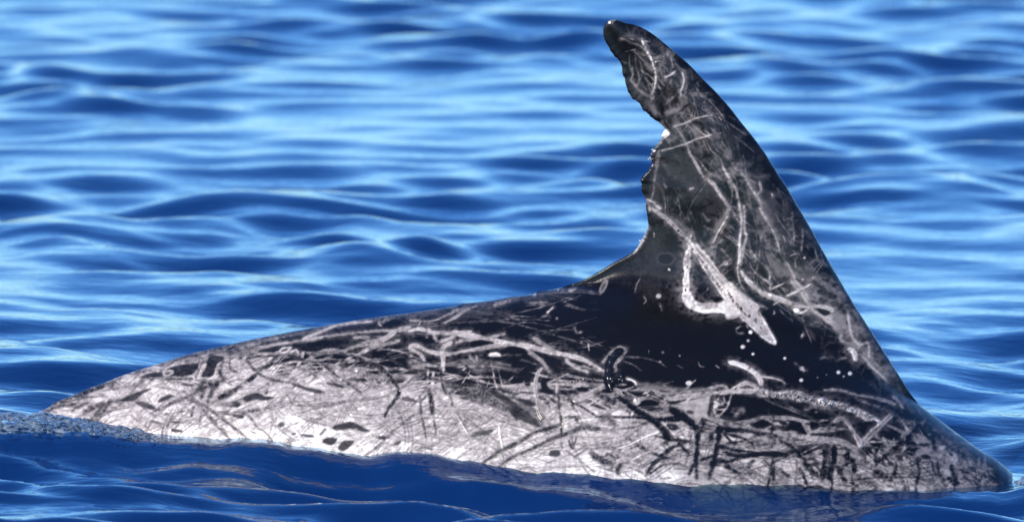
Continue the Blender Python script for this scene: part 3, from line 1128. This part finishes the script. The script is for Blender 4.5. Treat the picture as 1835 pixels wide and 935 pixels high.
# cells with any inside corner; corners that lie outside are pulled onto the outline
cell = inside[:-1, :-1] | inside[1:, :-1] | inside[:-1, 1:] | inside[1:, 1:]
used = np.zeros((nz, nx), bool)
used[:-1, :-1] |= cell; used[1:, :-1] |= cell; used[:-1, 1:] |= cell; used[1:, 1:] |= cell
rim = used & ~inside
PX, PZ = GX.copy(), GZ.copy()
for j, i in np.argwhere(rim):
    d, q = nearest(GX[j, i], GZ[j, i]); PX[j, i], PZ[j, i] = q
NEAR = np.zeros((nz, nx), int)
# distance to the outline inside (coarse far in, exact near)
Dm = np.zeros((nz, nx))
idx = np.argwhere(inside)
hits = [kd.find((GX[j, i], GZ[j, i], 0)) if ((GZ[j, i] > -0.12) and ((i + j) % 2 == 0)) else None for j, i in idx]
stp = [h[2] if h else -1.0 for h in hits]
Dm[idx[:, 0], idx[:, 1]] = stp
miss = inside & (Dm < 0)
acc = np.zeros_like(Dm); cnt = np.zeros_like(Dm)
ok = inside & (Dm >= 0)
for dj, di in ((0, 1), (0, -1), (1, 0), (-1, 0)):
    s = np.roll(np.roll(np.where(ok, Dm, 0), dj, 0), di, 1); o2 = np.roll(np.roll(ok | rim, dj, 0), di, 1)
    acc += s * o2; cnt += o2
Dm = np.where(miss, np.where(cnt > 0, acc / np.maximum(cnt, 1), 0.2), Dm)
Dm = np.where(inside & (GZ <= -0.12), 0.2, Dm)

topz = np.interp(PX, top_pts[:, 0], top_pts[:, 1]); botz = np.interp(PX, bot_pts[:, 0], bot_pts[:, 1])
kx = np.ones(41) / 41
tx = np.linspace(xs[0], xs[-1], 2400); tz = np.interp(tx, top_pts[:, 0], top_pts[:, 1]); tz = np.convolve(np.pad(tz, 20, mode='edge'), kx, 'valid')
topz = np.where(np.abs(PX) < 0.86, np.interp(PX, tx, tz), topz)
zc = 0.5 * (topz + botz) ; Rv = np.maximum(0.5 * (topz - botz), 0.02)
Bx = np.interp(PX, [-1.5, -1.2, -0.85, -0.4, 0.2, 0.7, 1.0, 1.2, 1.34], [0.02, 0.07, 0.15, 0.25, 0.30, 0.29, 0.25, 0.19, 0.02])
r_ = np.clip(np.abs(PZ - zc) / Rv, 0, 1)
tb = Bx * np.clip(1 - r_ ** 1.75, 0, 1) ** 0.68
tb = np.where(PZ > topz, 0, tb)
# fin: blunt leading edge, thin trailing edge
i_tip = int(np.argmax(poly[:, 1])); i_root = int(np.argmin(np.hypot(poly[:, 0] - on_plane(1014, 512)[0], poly[:, 1] - on_plane(1014, 512)[1])))
NEAR[idx[:, 0], idx[:, 1]] = [(1 if i_root < h[1] < i_tip - 6 else 0) if h else 0 for h in hits]
trail = NEAR.astype(float)
trail[miss] = np.maximum(np.roll(trail, 1, 0), np.roll(trail, 1, 1))[miss]
Tm = np.interp(PZ, [0.15, 0.30, 0.45, 0.60, 0.77], [0.060, 0.048, 0.034, 0.024, 0.012])
tf_lead = Tm * (1 - np.exp(-Dm / (0.75 * Tm + 0.004))) ** 0.62
tf_trail = Tm * (1 - np.exp(-(Dm + 0.001) / (3.2 * Tm + 0.004))) ** 0.95
# distance to each edge decides smoothly between the two profiles
tr = blur(trail.astype(np.float32), 60)
tf = tf_lead * (1 - tr) + tf_trail * tr
tf = tf * smooth(0.0, 0.14, PZ - 0.02)
px_ = lambda p: on_plane(p, 500)[0]
tf = tf * np.maximum(smooth(px_(960), px_(1130), PX), smooth(0.33, 0.42, PZ)) * (1 - smooth(px_(1600), px_(1740), PX))
T = (tb ** 3 + tf ** 3) ** (1 / 3)
Tb = blur(np.where(used, T, 0).astype(np.float32), 420)
wcr = np.exp(-((PZ - topz + 0.01) / 0.05) ** 2) * smooth(0.006, 0.045, Dm) * smooth(px_(960), px_(1100), PX) * (1 - smooth(px_(1580), px_(1690), PX)) * (PZ > 0)
wcr = blur(wcr.astype(np.float32), 30)
T = T * (1 - wcr) + Tb * wcr
T = np.where(PZ > -0.1, np.minimum(T, np.sqrt(0.5 * Dm + Dm * Dm) + 0.6 * Dm), T)
T = np.where(rim, 0, T)
# relief, sampled from the skin map
U0, V0 = side_uv(PX, -T, PZ)
def samp(A, u, v):
    u = np.clip(u, 0, W_ - 1.001); v = np.clip(v, 0, H_ - 1.001)
    i = u.astype(int); j = v.astype(int); a = u - i; b = v - j
    return (A[j, i] * (1 - a) + A[j, i + 1] * a) * (1 - b) + (A[j + 1, i] * (1 - a) + A[j + 1, i + 1] * a) * b
undul = field((H_, W_), 60, 30, 21)
rel = samp(HT, U0, V0) * 0.0018 + samp(undul, U0, V0) * 0.0012 + samp(n_big, U0, V0) * 0.0004
T = np.where(inside, np.maximum(T + rel * smooth(0.0, 0.02, Dm), 0.0015), T)
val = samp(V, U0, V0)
under = smooth(0.03, 0.08, -(PZ - 0.0) - 0.05)
val = np.where(V0 > 930, 0.72, val)
gl = samp(GLOSS, U0, V0)

vid = -np.ones((nz, nx), int)
uj = np.argwhere(used)
vid[used] = np.arange(len(uj))
front = np.stack([PX[used], -T[used], PZ[used]], 1)
ins_u = inside[used]
bid = np.where(ins_u, 0, np.arange(len(uj)))
bid[ins_u] = len(uj) + np.arange(ins_u.sum())
back = np.stack([PX[used][ins_u], T[used][ins_u], PZ[used][ins_u]], 1)
cj, ci = np.nonzero(cell)
fq = np.stack([vid[cj, ci], vid[cj, ci + 1], vid[cj + 1, ci + 1], vid[cj + 1, ci]], 1)
bq = bid[fq][:, ::-1]
verts = np.vstack([front, back]); faces = np.vstack([fq, bq])

# ------------------------------------------------------------------ skin material
skin = bpy.data.materials.new("dolphin_skin"); skin.use_nodes = True
nt = skin.node_tree; N = nt.nodes; K = nt.links
bs = N["Principled BSDF"]
at = N.new("ShaderNodeAttribute"); at.attribute_name = "scar"
rp = N.new("ShaderNodeValToRGB")
e = rp.color_ramp.elements
def lin(v): return v ** 2.2
stops = [(0.0, (0.003, 0.003, 0.004)), (0.1, (0.006, 0.006, 0.0075)), (0.25, (0.045, 0.042, 0.048)), (0.4, (0.135, 0.124, 0.132)), (0.55, (0.255, 0.232, 0.24)),
         (0.7, (0.42, 0.385, 0.395)), (0.85, (0.66, 0.63, 0.63)), (1.0, (0.8, 0.78, 0.74))]
e[0].position, e[0].color = stops[0][0], (*stops[0][1], 1)
e[1].position, e[1].color = stops[-1][0], (*stops[-1][1], 1)
for p, c in stops[1:-1]:
    q = e.new(p); q.color = (*[u * g for u, g in zip(c, (0.79, 0.75, 0.69))], 1)
K.new(at.outputs["Fac"], rp.inputs[0]); K.new(rp.outputs[0], bs.inputs["Base Color"])
ga = N.new("ShaderNodeAttribute"); ga.attribute_name = "gloss"
mr = N.new("ShaderNodeMapRange"); mr.inputs["To Min"].default_value = 0.28; mr.inputs["To Max"].default_value = 0.08
K.new(ga.outputs["Fac"], mr.inputs["Value"]); K.new(mr.outputs[0], bs.inputs["Roughness"])
bs.inputs["Specular IOR Level"].default_value = 0.6; bs.inputs["IOR"].default_value = 1.3
tc = N.new("ShaderNodeTexCoord"); nz1 = N.new("ShaderNodeTexNoise"); nz1.inputs["Scale"].default_value = 260; nz1.inputs["Detail"].default_value = 4
bp = N.new("ShaderNodeBump"); bp.inputs["Strength"].default_value = 0.12; bp.inputs["Distance"].default_value = 0.002
K.new(tc.outputs["Object"], nz1.inputs["Vector"]); K.new(nz1.outputs["Fac"], bp.inputs["Height"]); K.new(bp.outputs[0], bs.inputs["Normal"])

dolphin = mesh_obj("dolphin", verts, faces, skin)
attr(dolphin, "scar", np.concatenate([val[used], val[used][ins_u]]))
attr(dolphin, "gloss", np.concatenate([gl[used], gl[used][ins_u]]))
dolphin["label"] = "scarred grey dolphin with notched dark dorsal fin and pale scratched flank, surfacing in blue sea"
dolphin["category"] = "dolphin"
dolphin["kind"] = "thing"

# ------------------------------------------------------------------ the sea
def graded(lo, hi, fine_lo, fine_hi, st, grow):
    mid = list(np.arange(fine_lo, fine_hi + st / 2, st))
    up = []; v = mid[-1]; s = st
    while v < hi:
        s *= grow; v += s; up.append(v)
    dn = []; v = mid[0]; s = st
    while v > lo:
        s *= grow; v -= s; dn.append(v)
    return np.array(dn[::-1] + mid + up)
wxs = graded(-4000, 4000, -2.9, 2.9, 0.0148, 1.12)
near = list(np.arange(-2.6, 1.2, 0.011)); far = []; v = near[-1]; s = 0.011
while v < 15: s = min(s * 1.004, 0.03); v += s; far.append(v)
while v < 6000: s *= 1.13; v += s; far.append(v)
bk = []; v = near[0]; s = 0.011
while v > -4000: s *= 1.12; v -= s; bk.append(v)
wys = np.array(bk[::-1] + near + far)
X, Y = np.meshgrid(wxs, wys)
cx_ = np.gradient(wxs)[None, :]; cy_ = np.gradient(wys)[:, None]
CELL = np.maximum(np.broadcast_to(cx_, X.shape), np.broadcast_to(cy_, X.shape))
hh, ddx, ddy = water_height(X, Y, CELL)
env = sum(np.sin(a * X + b * Y + c) for a, b, c in ((1.9, 0.7, 0.3), (-1.1, 1.3, 2.0), (0.6, -1.9, 4.1), (2.7, -0.9, 5.0), (-2.3, -2.1, 1.2))) / 2.2
env = np.clip(0.92 + 0.42 * env, 0.35, 1.7)
hh = hh * env; ddx = ddx * env; ddy = ddy * env
wk = smooth(YW - 0.03, YW - 0.13, Y) * smooth(-3.4, -2.4, Y) * (1 - 0.25 * smooth(0.2, 0.6, X))
h2, dx2, dy2 = water_height(X, Y, CELL, WAKE)
def train(tilt, lam, amp, ph, und, sharp):
    u = Y + tilt * X + und * np.sin(2 * np.pi * X / 0.83 + ph) + 0.5 * und * np.sin(2 * np.pi * X / 0.37 + 2.1 * ph)
    p = 2 * np.pi * u / lam + ph
    g = 0.75 + 0.35 * np.sin(2 * np.pi * X / 1.3 + 3 * ph) + 0.2 * np.sin(2 * np.pi * X / 0.55 + ph + 4 * Y)
    return amp * g * (np.cos(p) + sharp * np.cos(2 * p))
h2 = h2 * 0.6 + train(0.26, 0.33, 0.017, 0.7, 0.035, 0.22) + train(-0.10, 0.25, 0.008, 2.9, 0.03, 0.15)
hh = hh + h2 * wk; ddx = ddx + dx2 * wk; ddy = ddy + dy2 * wk
# the swell that the animal's back lies in, and the wave lapping along its flank
close = np.exp(-((Y - YW) / 0.20) ** 2) * (smooth(2.0, 1.2, np.abs(X)))
rl = np.random.default_rng(77)
lap = np.interp(X, WX, WZ) + sum(a * np.sin(2 * np.pi * X / l + rl.uniform(0, 6)) for a, l in ((0.0018, 0.31), (0.0014, 0.14), (0.0012, 0.07), (0.0005, 0.034)))
calm = 1 - 0.95 * np.exp(-((Y - YW - 0.07) / 0.17) ** 4) * smooth(2.2, 1.2, np.abs(X))
sw = swell(X, Y)
Z = sw + hh * calm
Z = Z + (lap - sw) * close
Z = Z - 0.10 * smooth(0.5, 0.8, X) * smooth(1.4, 1.05, X) * np.clip(Y - YW, 0, 0.3) * (1 - smooth(0.1, 0.7, Y))
fro = np.clip(YW - Y, 0, 9)
Z = Z - 0.078 * (1 - 0.45 * smooth(0.25, 0.6, X)) * (1 - 0.5 * smooth(-0.3, -0.55, X)) * (1 - np.exp(-(fro / 0.15) ** 1.4)) * np.exp(-(fro / 0.7) ** 2) * smooth(2.0, 1.2, np.abs(X))
XX = X + ddx * calm; YY = Y + ddy * calm
wverts = np.stack([XX.ravel(), YY.ravel(), Z.ravel()], 1)
ny_, nx_ = X.shape
ids = np.arange(ny_ * nx_).reshape(ny_, nx_)
wf = np.stack([ids[:-1, :-1], ids[:-1, 1:], ids[1:, 1:], ids[1:, :-1]], -1).reshape(-1, 4)

# how far the skin lies under each point of the surface (clear water thins to nothing at the flank)
ctop = np.interp(XX, top_pts[:, 0], top_pts[:, 1]); cbot = np.interp(XX, bot_pts[:, 0], bot_pts[:, 1])
czc = 0.5 * (ctop + cbot); cR = np.maximum(0.5 * (ctop - cbot), 0.02)
cB = np.interp(XX, [-1.5, -1.2, -0.85, -0.4, 0.2, 0.7, 1.0, 1.2, 1.34], [0.02, 0.07, 0.15, 0.25, 0.30, 0.29, 0.25, 0.19, 0.02])
cr = np.abs(YY) / cB
skin_z = czc + cR * np.clip(1 - np.clip(cr, 0, 1) ** (1 / 0.68), 0, 1) ** (1 / 1.75)
depth = np.where(cr < 1, np.maximum(Z - skin_z, 0), np.maximum(Z - czc, 0) + (np.abs(YY) - cB) * 2.0)
depth = np.where((XX < -1.0) | (XX > 0.98) | (YY > 0.05), 9, depth)
clear = np.exp(-np.clip(depth, 0, 9) / (0.008 + 0.11 * smooth(0.1, 0.5, XX)))

wm = bpy.data.materials.new("sea_water"); wm.use_nodes = True
nt = wm.node_tree; N = nt.nodes; K = nt.links
N.clear()
out = N.new("ShaderNodeOutputMaterial")
deep = N.new("ShaderNodeBsdfDiffuse"); deep.inputs["Color"].default_value = (0.002, 0.018, 0.08, 1)
thr = N.new("ShaderNodeBsdfTransparent"); thr.inputs["Color"].default_value = (0.62, 0.84, 0.88, 1)
glo = N.new("ShaderNodeBsdfGlossy"); glo.inputs["Roughness"].default_value = 0.05; glo.inputs["Color"].default_value = (0.74, 0.90, 1.0, 1)
fr = N.new("ShaderNodeFresnel"); fr.inputs["IOR"].default_value = 1.333
ca = N.new("ShaderNodeAttribute"); ca.attribute_name = "clear"
m1 = N.new("ShaderNodeMixShader"); m2 = N.new("ShaderNodeMixShader")
K.new(ca.outputs["Fac"], m1.inputs[0]); K.new(deep.outputs[0], m1.inputs[1]); K.new(thr.outputs[0], m1.inputs[2])
K.new(fr.outputs[0], m2.inputs[0]); K.new(m1.outputs[0], m2.inputs[1]); K.new(glo.outputs[0], m2.inputs[2])
K.new(m2.outputs[0], out.inputs[0])
tc = N.new("ShaderNodeTexCoord")
na = N.new("ShaderNodeTexNoise"); na.inputs["Scale"].default_value = 14; na.inputs["Detail"].default_value = 3; na.inputs["Roughness"].default_value = 0.5
mp = N.new("ShaderNodeMapping"); mp.inputs["Scale"].default_value = (0.6, 1.0, 1.0)
bp = N.new("ShaderNodeBump"); bp.inputs["Strength"].default_value = 0.15; bp.inputs["Distance"].default_value = 0.006
K.new(tc.outputs["Object"], mp.inputs[0]); K.new(mp.outputs[0], na.inputs["Vector"]); K.new(na.outputs["Fac"], bp.inputs["Height"])
nb = N.new("ShaderNodeTexNoise"); nb.inputs["Scale"].default_value = 38; nb.inputs["Detail"].default_value = 2
mp2 = N.new("ShaderNodeMapping"); mp2.inputs["Scale"].default_value = (0.45, 1.0, 1.0)
bp2 = N.new("ShaderNodeBump"); bp2.inputs["Strength"].default_value = 0.6; bp2.inputs["Distance"].default_value = 0.0026
K.new(tc.outputs["Object"], mp2.inputs[0]); K.new(mp2.outputs[0], nb.inputs["Vector"]); K.new(nb.outputs["Fac"], bp2.inputs["Height"]); K.new(bp.outputs[0], bp2.inputs["Normal"])
for n in (deep, glo): K.new(bp2.outputs[0], n.inputs["Normal"])
K.new(bp2.outputs[0], fr.inputs["Normal"])
sea = mesh_obj("sea_water", wverts, wf, wm)
attr(sea, "clear", clear.ravel())
sea["kind"] = "structure"

# ------------------------------------------------------------------ broken water and wet details
def ico():
    t = (1 + 5 ** 0.5) / 2
    v = np.array([(-1, t, 0), (1, t, 0), (-1, -t, 0), (1, -t, 0), (0, -1, t), (0, 1, t), (0, -1, -t), (0, 1, -t), (t, 0, -1), (t, 0, 1), (-t, 0, -1), (-t, 0, 1)], float)
    f = [(0, 11, 5), (0, 5, 1), (0, 1, 7), (0, 7, 10), (0, 10, 11), (1, 5, 9), (5, 11, 4), (11, 10, 2), (10, 7, 6), (7, 1, 8), (3, 9, 4), (3, 4, 2), (3, 2, 6), (3, 6, 8), (3, 8, 9), (4, 9, 5), (2, 4, 11), (6, 2, 10), (8, 6, 7), (9, 8, 1)]
    v = [p / np.linalg.norm(p) for p in v]
    for _ in range(1):
        mid = {}; nf = []
        def md(a, b):
            k = (min(a, b), max(a, b))
            if k not in mid:
                q = v[a] + v[b]; v.append(q / np.linalg.norm(q)); mid[k] = len(v) - 1
            return mid[k]
        for a, b, c in f:
            x, y, z = md(a, b), md(b, c), md(c, a)
            nf += [(a, x, z), (b, y, x), (c, z, y), (x, y, z)]
        f = nf
    return np.array(v), np.array(f)
IV, IF = ico()

def blobs(spots, seed):
    r = np.random.default_rng(seed); vs, fs = [], []
    for k, (x, y, z, rad) in enumerate(spots):
        w = r.normal(0, 1, (3, 3)); ph = r.uniform(0, 6, 3)
        lump = 1 + 0.05 * np.sin(IV @ w[0] * 2 + ph[0]) + 0.03 * np.sin(IV @ w[1] * 3 + ph[1])
        sc = np.array([r.uniform(1.0, 2.4), r.uniform(1.0, 1.8), r.uniform(0.7, 1.0)]) * rad
        vs.append(IV * lump[:, None] * sc + (x, y, z)); fs.append(IF + k * len(IV))
    return np.vstack(vs), np.vstack(fs)

foam = bpy.data.materials.new("broken_water"); foam.use_nodes = True
nt = foam.node_tree; N = nt.nodes; K = nt.links
b = N["Principled BSDF"]
b.inputs["Base Color"].default_value = (0.42, 0.52, 0.62, 1)
b.inputs["Roughness"].default_value = 0.03
b.inputs["IOR"].default_value = 1.33
b.inputs["Transmission Weight"].default_value = 0.9

def strip(tops, n, seed, y0, y1, rmin, rmax):
    r = np.random.default_rng(seed); tops = np.array(tops, float); sp = []
    while len(sp) < n:
        px = r.uniform(tops[0, 0], tops[-1, 0]); y = r.uniform(y0, y1)
        tp = np.interp(px, tops[:, 0], tops[:, 1]); lo = np.interp(px, WL[:, 0], WL[:, 1]) + 6
        f = r.uniform(0, 1) ** 0.8
        py = tp + f * max(lo - tp, 2) + 4
        rad = r.uniform(rmin, rmax) * (0.65 if r.uniform() < 0.5 else 1.0)
        x, z = on_plane(px, py + rad * 500, y)
        sp.append((float(x), y, float(z), rad))
    return sp
def raft(name, tops, seed, y0, y1, nd, rmin, rmax):
    """a raft of burst bubbles: overlapping domes on a low rounded bank of water"""
    r = np.random.default_rng(seed); tops = np.array(tops, float)
    st = 0.0011
    xa = (tops[0, 0] - 917.5) / 1000; xb = (tops[-1, 0] - 917.5) / 1000
    wid = 0.075
    gu, gv = np.meshgrid(np.arange(xa, xb, st), np.arange(0, wid, st))
    hgt = np.zeros_like(gu)
    nyv, nxv = gu.shape
    for _ in range(nd):
        cx, cv = r.uniform(xa, xb), r.uniform(-0.003, wid)
        R = rmin + (rmax - rmin) * r.uniform(0, 1) ** 2.2
        ex = r.uniform(1.0, 1.7)
        i0, i1 = max(int((cx - R * ex - xa) / st), 0), min(int((cx + R * ex - xa) / st) + 2, nxv)
        j0, j1 = max(int((cv - R) / st), 0), min(int((cv + R) / st) + 2, nyv)
        if i1 <= i0 or j1 <= j0: continue
        d = 1 - ((gu[j0:j1, i0:i1] - cx) / (R * ex)) ** 2 - ((gv[j0:j1, i0:i1] - cv) / R) ** 2
        h = R * r.uniform(0.5, 1.0) * np.sqrt(np.clip(d, 0, 1))
        np.maximum(hgt[j0:j1, i0:i1], h, out=hgt[j0:j1, i0:i1])
    px = 917.5 + 1000 * gu
    tp = np.interp(px, tops[:, 0], tops[:, 1]) + 5; lo = np.interp(px, WL[:, 0], WL[:, 1]) + 14
    v = gv / wid
    yb = y0 + (y1 - y0) * v
    _, zt = on_plane(px, tp, y1); _, zl = on_plane(px, lo, y0)
    ang = v * math.pi / 2
    z = zl + (zt - zl) * np.sin(ang) ** 0.9
    nyy, nzz = -np.cos(ang) * 0.8 - 0.15, np.sin(ang) * 0.8 + 0.2
    z = z + hgt * nzz; y = yb + hgt * nyy
    vs = np.stack([gu.ravel() + r.normal(0, 0.00012, gu.size), y.ravel(), z.ravel()], 1)
    ids = np.arange(gu.size).reshape(nyv, nxv)
    fs = np.stack([ids[:-1, :-1], ids[:-1, 1:], ids[1:, 1:], ids[1:, :-1]], -1).reshape(-1, 4)
    o = mesh_obj(name, vs, fs, froth); o["kind"] = "stuff"
    return o
froth = bpy.data.materials.new("bubbly_water"); froth.use_nodes = True
nt = froth.node_tree; N = nt.nodes; K = nt.links
b = N["Principled BSDF"]; b.inputs["Roughness"].default_value = 0.06; b.inputs["IOR"].default_value = 1.38
b.inputs["Transmission Weight"].default_value = 0.35
tcx = N.new("ShaderNodeTexCoord"); vo = N.new("ShaderNodeTexNoise"); vo.inputs["Scale"].default_value = 120; vo.inputs["Detail"].default_value = 3
cr_ = N.new("ShaderNodeValToRGB"); cr_.color_ramp.elements[0].position = 0.35; cr_.color_ramp.elements[0].color = (0.015, 0.032, 0.065, 1)
cr_.color_ramp.elements[1].position = 0.72; cr_.color_ramp.elements[1].color = (0.30, 0.38, 0.46, 1)
K.new(tcx.outputs["Object"], vo.inputs["Vector"]); K.new(vo.outputs["Fac"], cr_.inputs[0]); K.new(cr_.outputs[0], b.inputs["Base Color"])
lt = [(-90, 734), (0, 735), (40, 741), (75, 739), (130, 746), (160, 751), (200, 758), (240, 767), (280, 777), (308, 787)]
raft("splash_foam", lt, 5, -0.285, -0.17, 1500, 0.003, 0.0095)
v_, f_ = blobs(strip(lt, 260, 5, -0.30, -0.20, 0.0012, 0.0052), 6)
o = mesh_obj("splash_drops", v_, f_, foam); o["kind"] = "stuff"
rt = [(1808, 866), (1816, 860), (1826, 853), (1836, 850), (1870, 850), (1920, 856)]
raft("splash_foam", rt, 15, -0.20, -0.06, 500, 0.002, 0.007)
v_, f_ = blobs(strip(rt, 60, 15, -0.16, -0.05, 0.001, 0.003), 16)
o = mesh_obj("splash_drops", v_, f_, foam); o["kind"] = "stuff"

# torn, shiny strip of skin standing off the flank
uu_, vv_ = U0[used], V0[used]; pxu, pzu, tu = PX[used], PZ[used], T[used]
def on_skin(px, py):
    i = int(np.argmin((uu_ - px) ** 2 + (vv_ - py) ** 2)); return np.array((pxu[i], -tu[i], pzu[i]))
def ribbon(path, rad, seed):
    c = catmull(np.array([on_skin(*p) for p in path]), 0.0015)
    r = np.random.default_rng(seed); n = len(c); k = 10; vs = []
    for i, p in enumerate(c):
        t = i / (n - 1); w = rad * (0.35 + 0.75 * math.sin(math.pi * min(1, t * 0.9 + 0.1)) ** 0.6) * (1 + 0.18 * math.sin(i * 0.55 + seed))
        tan = c[min(i + 1, n - 1)] - c[max(i - 1, 0)]; tan /= np.linalg.norm(tan) + 1e-9
        side = np.cross(tan, (0, -1, 0.25)); side /= np.linalg.norm(side); outw = np.cross(side, tan)
        for j in range(k):
            a = 2 * math.pi * j / k; e = r.uniform(0.92, 1.08)
            vs.append(p + side * w * math.cos(a) * e + outw * w * 0.6 * math.sin(a) * e)
    fs = [(i * k + j, i * k + (j + 1) % k, (i + 1) * k + (j + 1) % k, (i + 1) * k + j) for i in range(n - 1) for j in range(k)]
    return vs, fs
wet = bpy.data.materials.new("wet_torn_skin"); wet.use_nodes = True
b = wet.node_tree.nodes["Principled BSDF"]
b.inputs["Base Color"].default_value = (0.008, 0.008, 0.01, 1); b.inputs["Roughness"].default_value = 0.24
b.inputs["Specular IOR Level"].default_value = 0.35
v_, f_ = ribbon([(1112, 630), (1103, 636), (1095, 648), (1091, 664), (1091, 682), (1096, 700)], 0.0055, 3)
fl = mesh_obj("skin_flap", v_, f_, wet, dolphin)
fl["label"] = "torn shiny black strip of skin"
v_, f_ = ribbon([(1086, 676), (1098, 680), (1112, 672), (1117, 684)], 0.005, 4)
fl = mesh_obj("skin_flap", v_, f_, wet, dolphin)

# water beads clinging to the torn edge, the flap and the long scar
bead = bpy.data.materials.new("water_bead"); bead.use_nodes = True
b = bead.node_tree.nodes["Principled BSDF"]; b.inputs["Roughness"].default_value = 0.02; b.inputs["IOR"].default_value = 1.33; b.inputs["Transmission Weight"].default_value = 0.85
rb = np.random.default_rng(4); sp = []
for path, n, sc in (([(1190, 236), (1184, 250), (1172, 268), (1166, 277), (1164, 290)], 10, 3), ([(1160, 404), (1156, 422), (1148, 436), (1139, 449), (1128, 458)], 14, 3),
                    ([(1100, 634), (1093, 655), (1094, 676), (1110, 680), (1098, 698)], 4, 5), ([(1390, 707), (1450, 712), (1500, 722), (1560, 745)], 26, 4), ([(1083, 50), (1092, 40), (1104, 38)], 4, 2),
                    ([(1275, 440), (1330, 520), (1370, 585)], 12, 4)):
    c = catmull(path, 1.0)
    for _ in range(n):
        q = c[rb.integers(0, len(c))] + rb.normal(0, sc / 2, 2)
        o3 = on_skin(*q); sp.append((o3[0], o3[1] - 0.0004, o3[2], 0.0008 + 0.0017 * rb.uniform() ** 2))
v_, f_ = blobs(sp, 9)
o = mesh_obj("water_beads", v_, f_, bead); o["kind"] = "stuff"
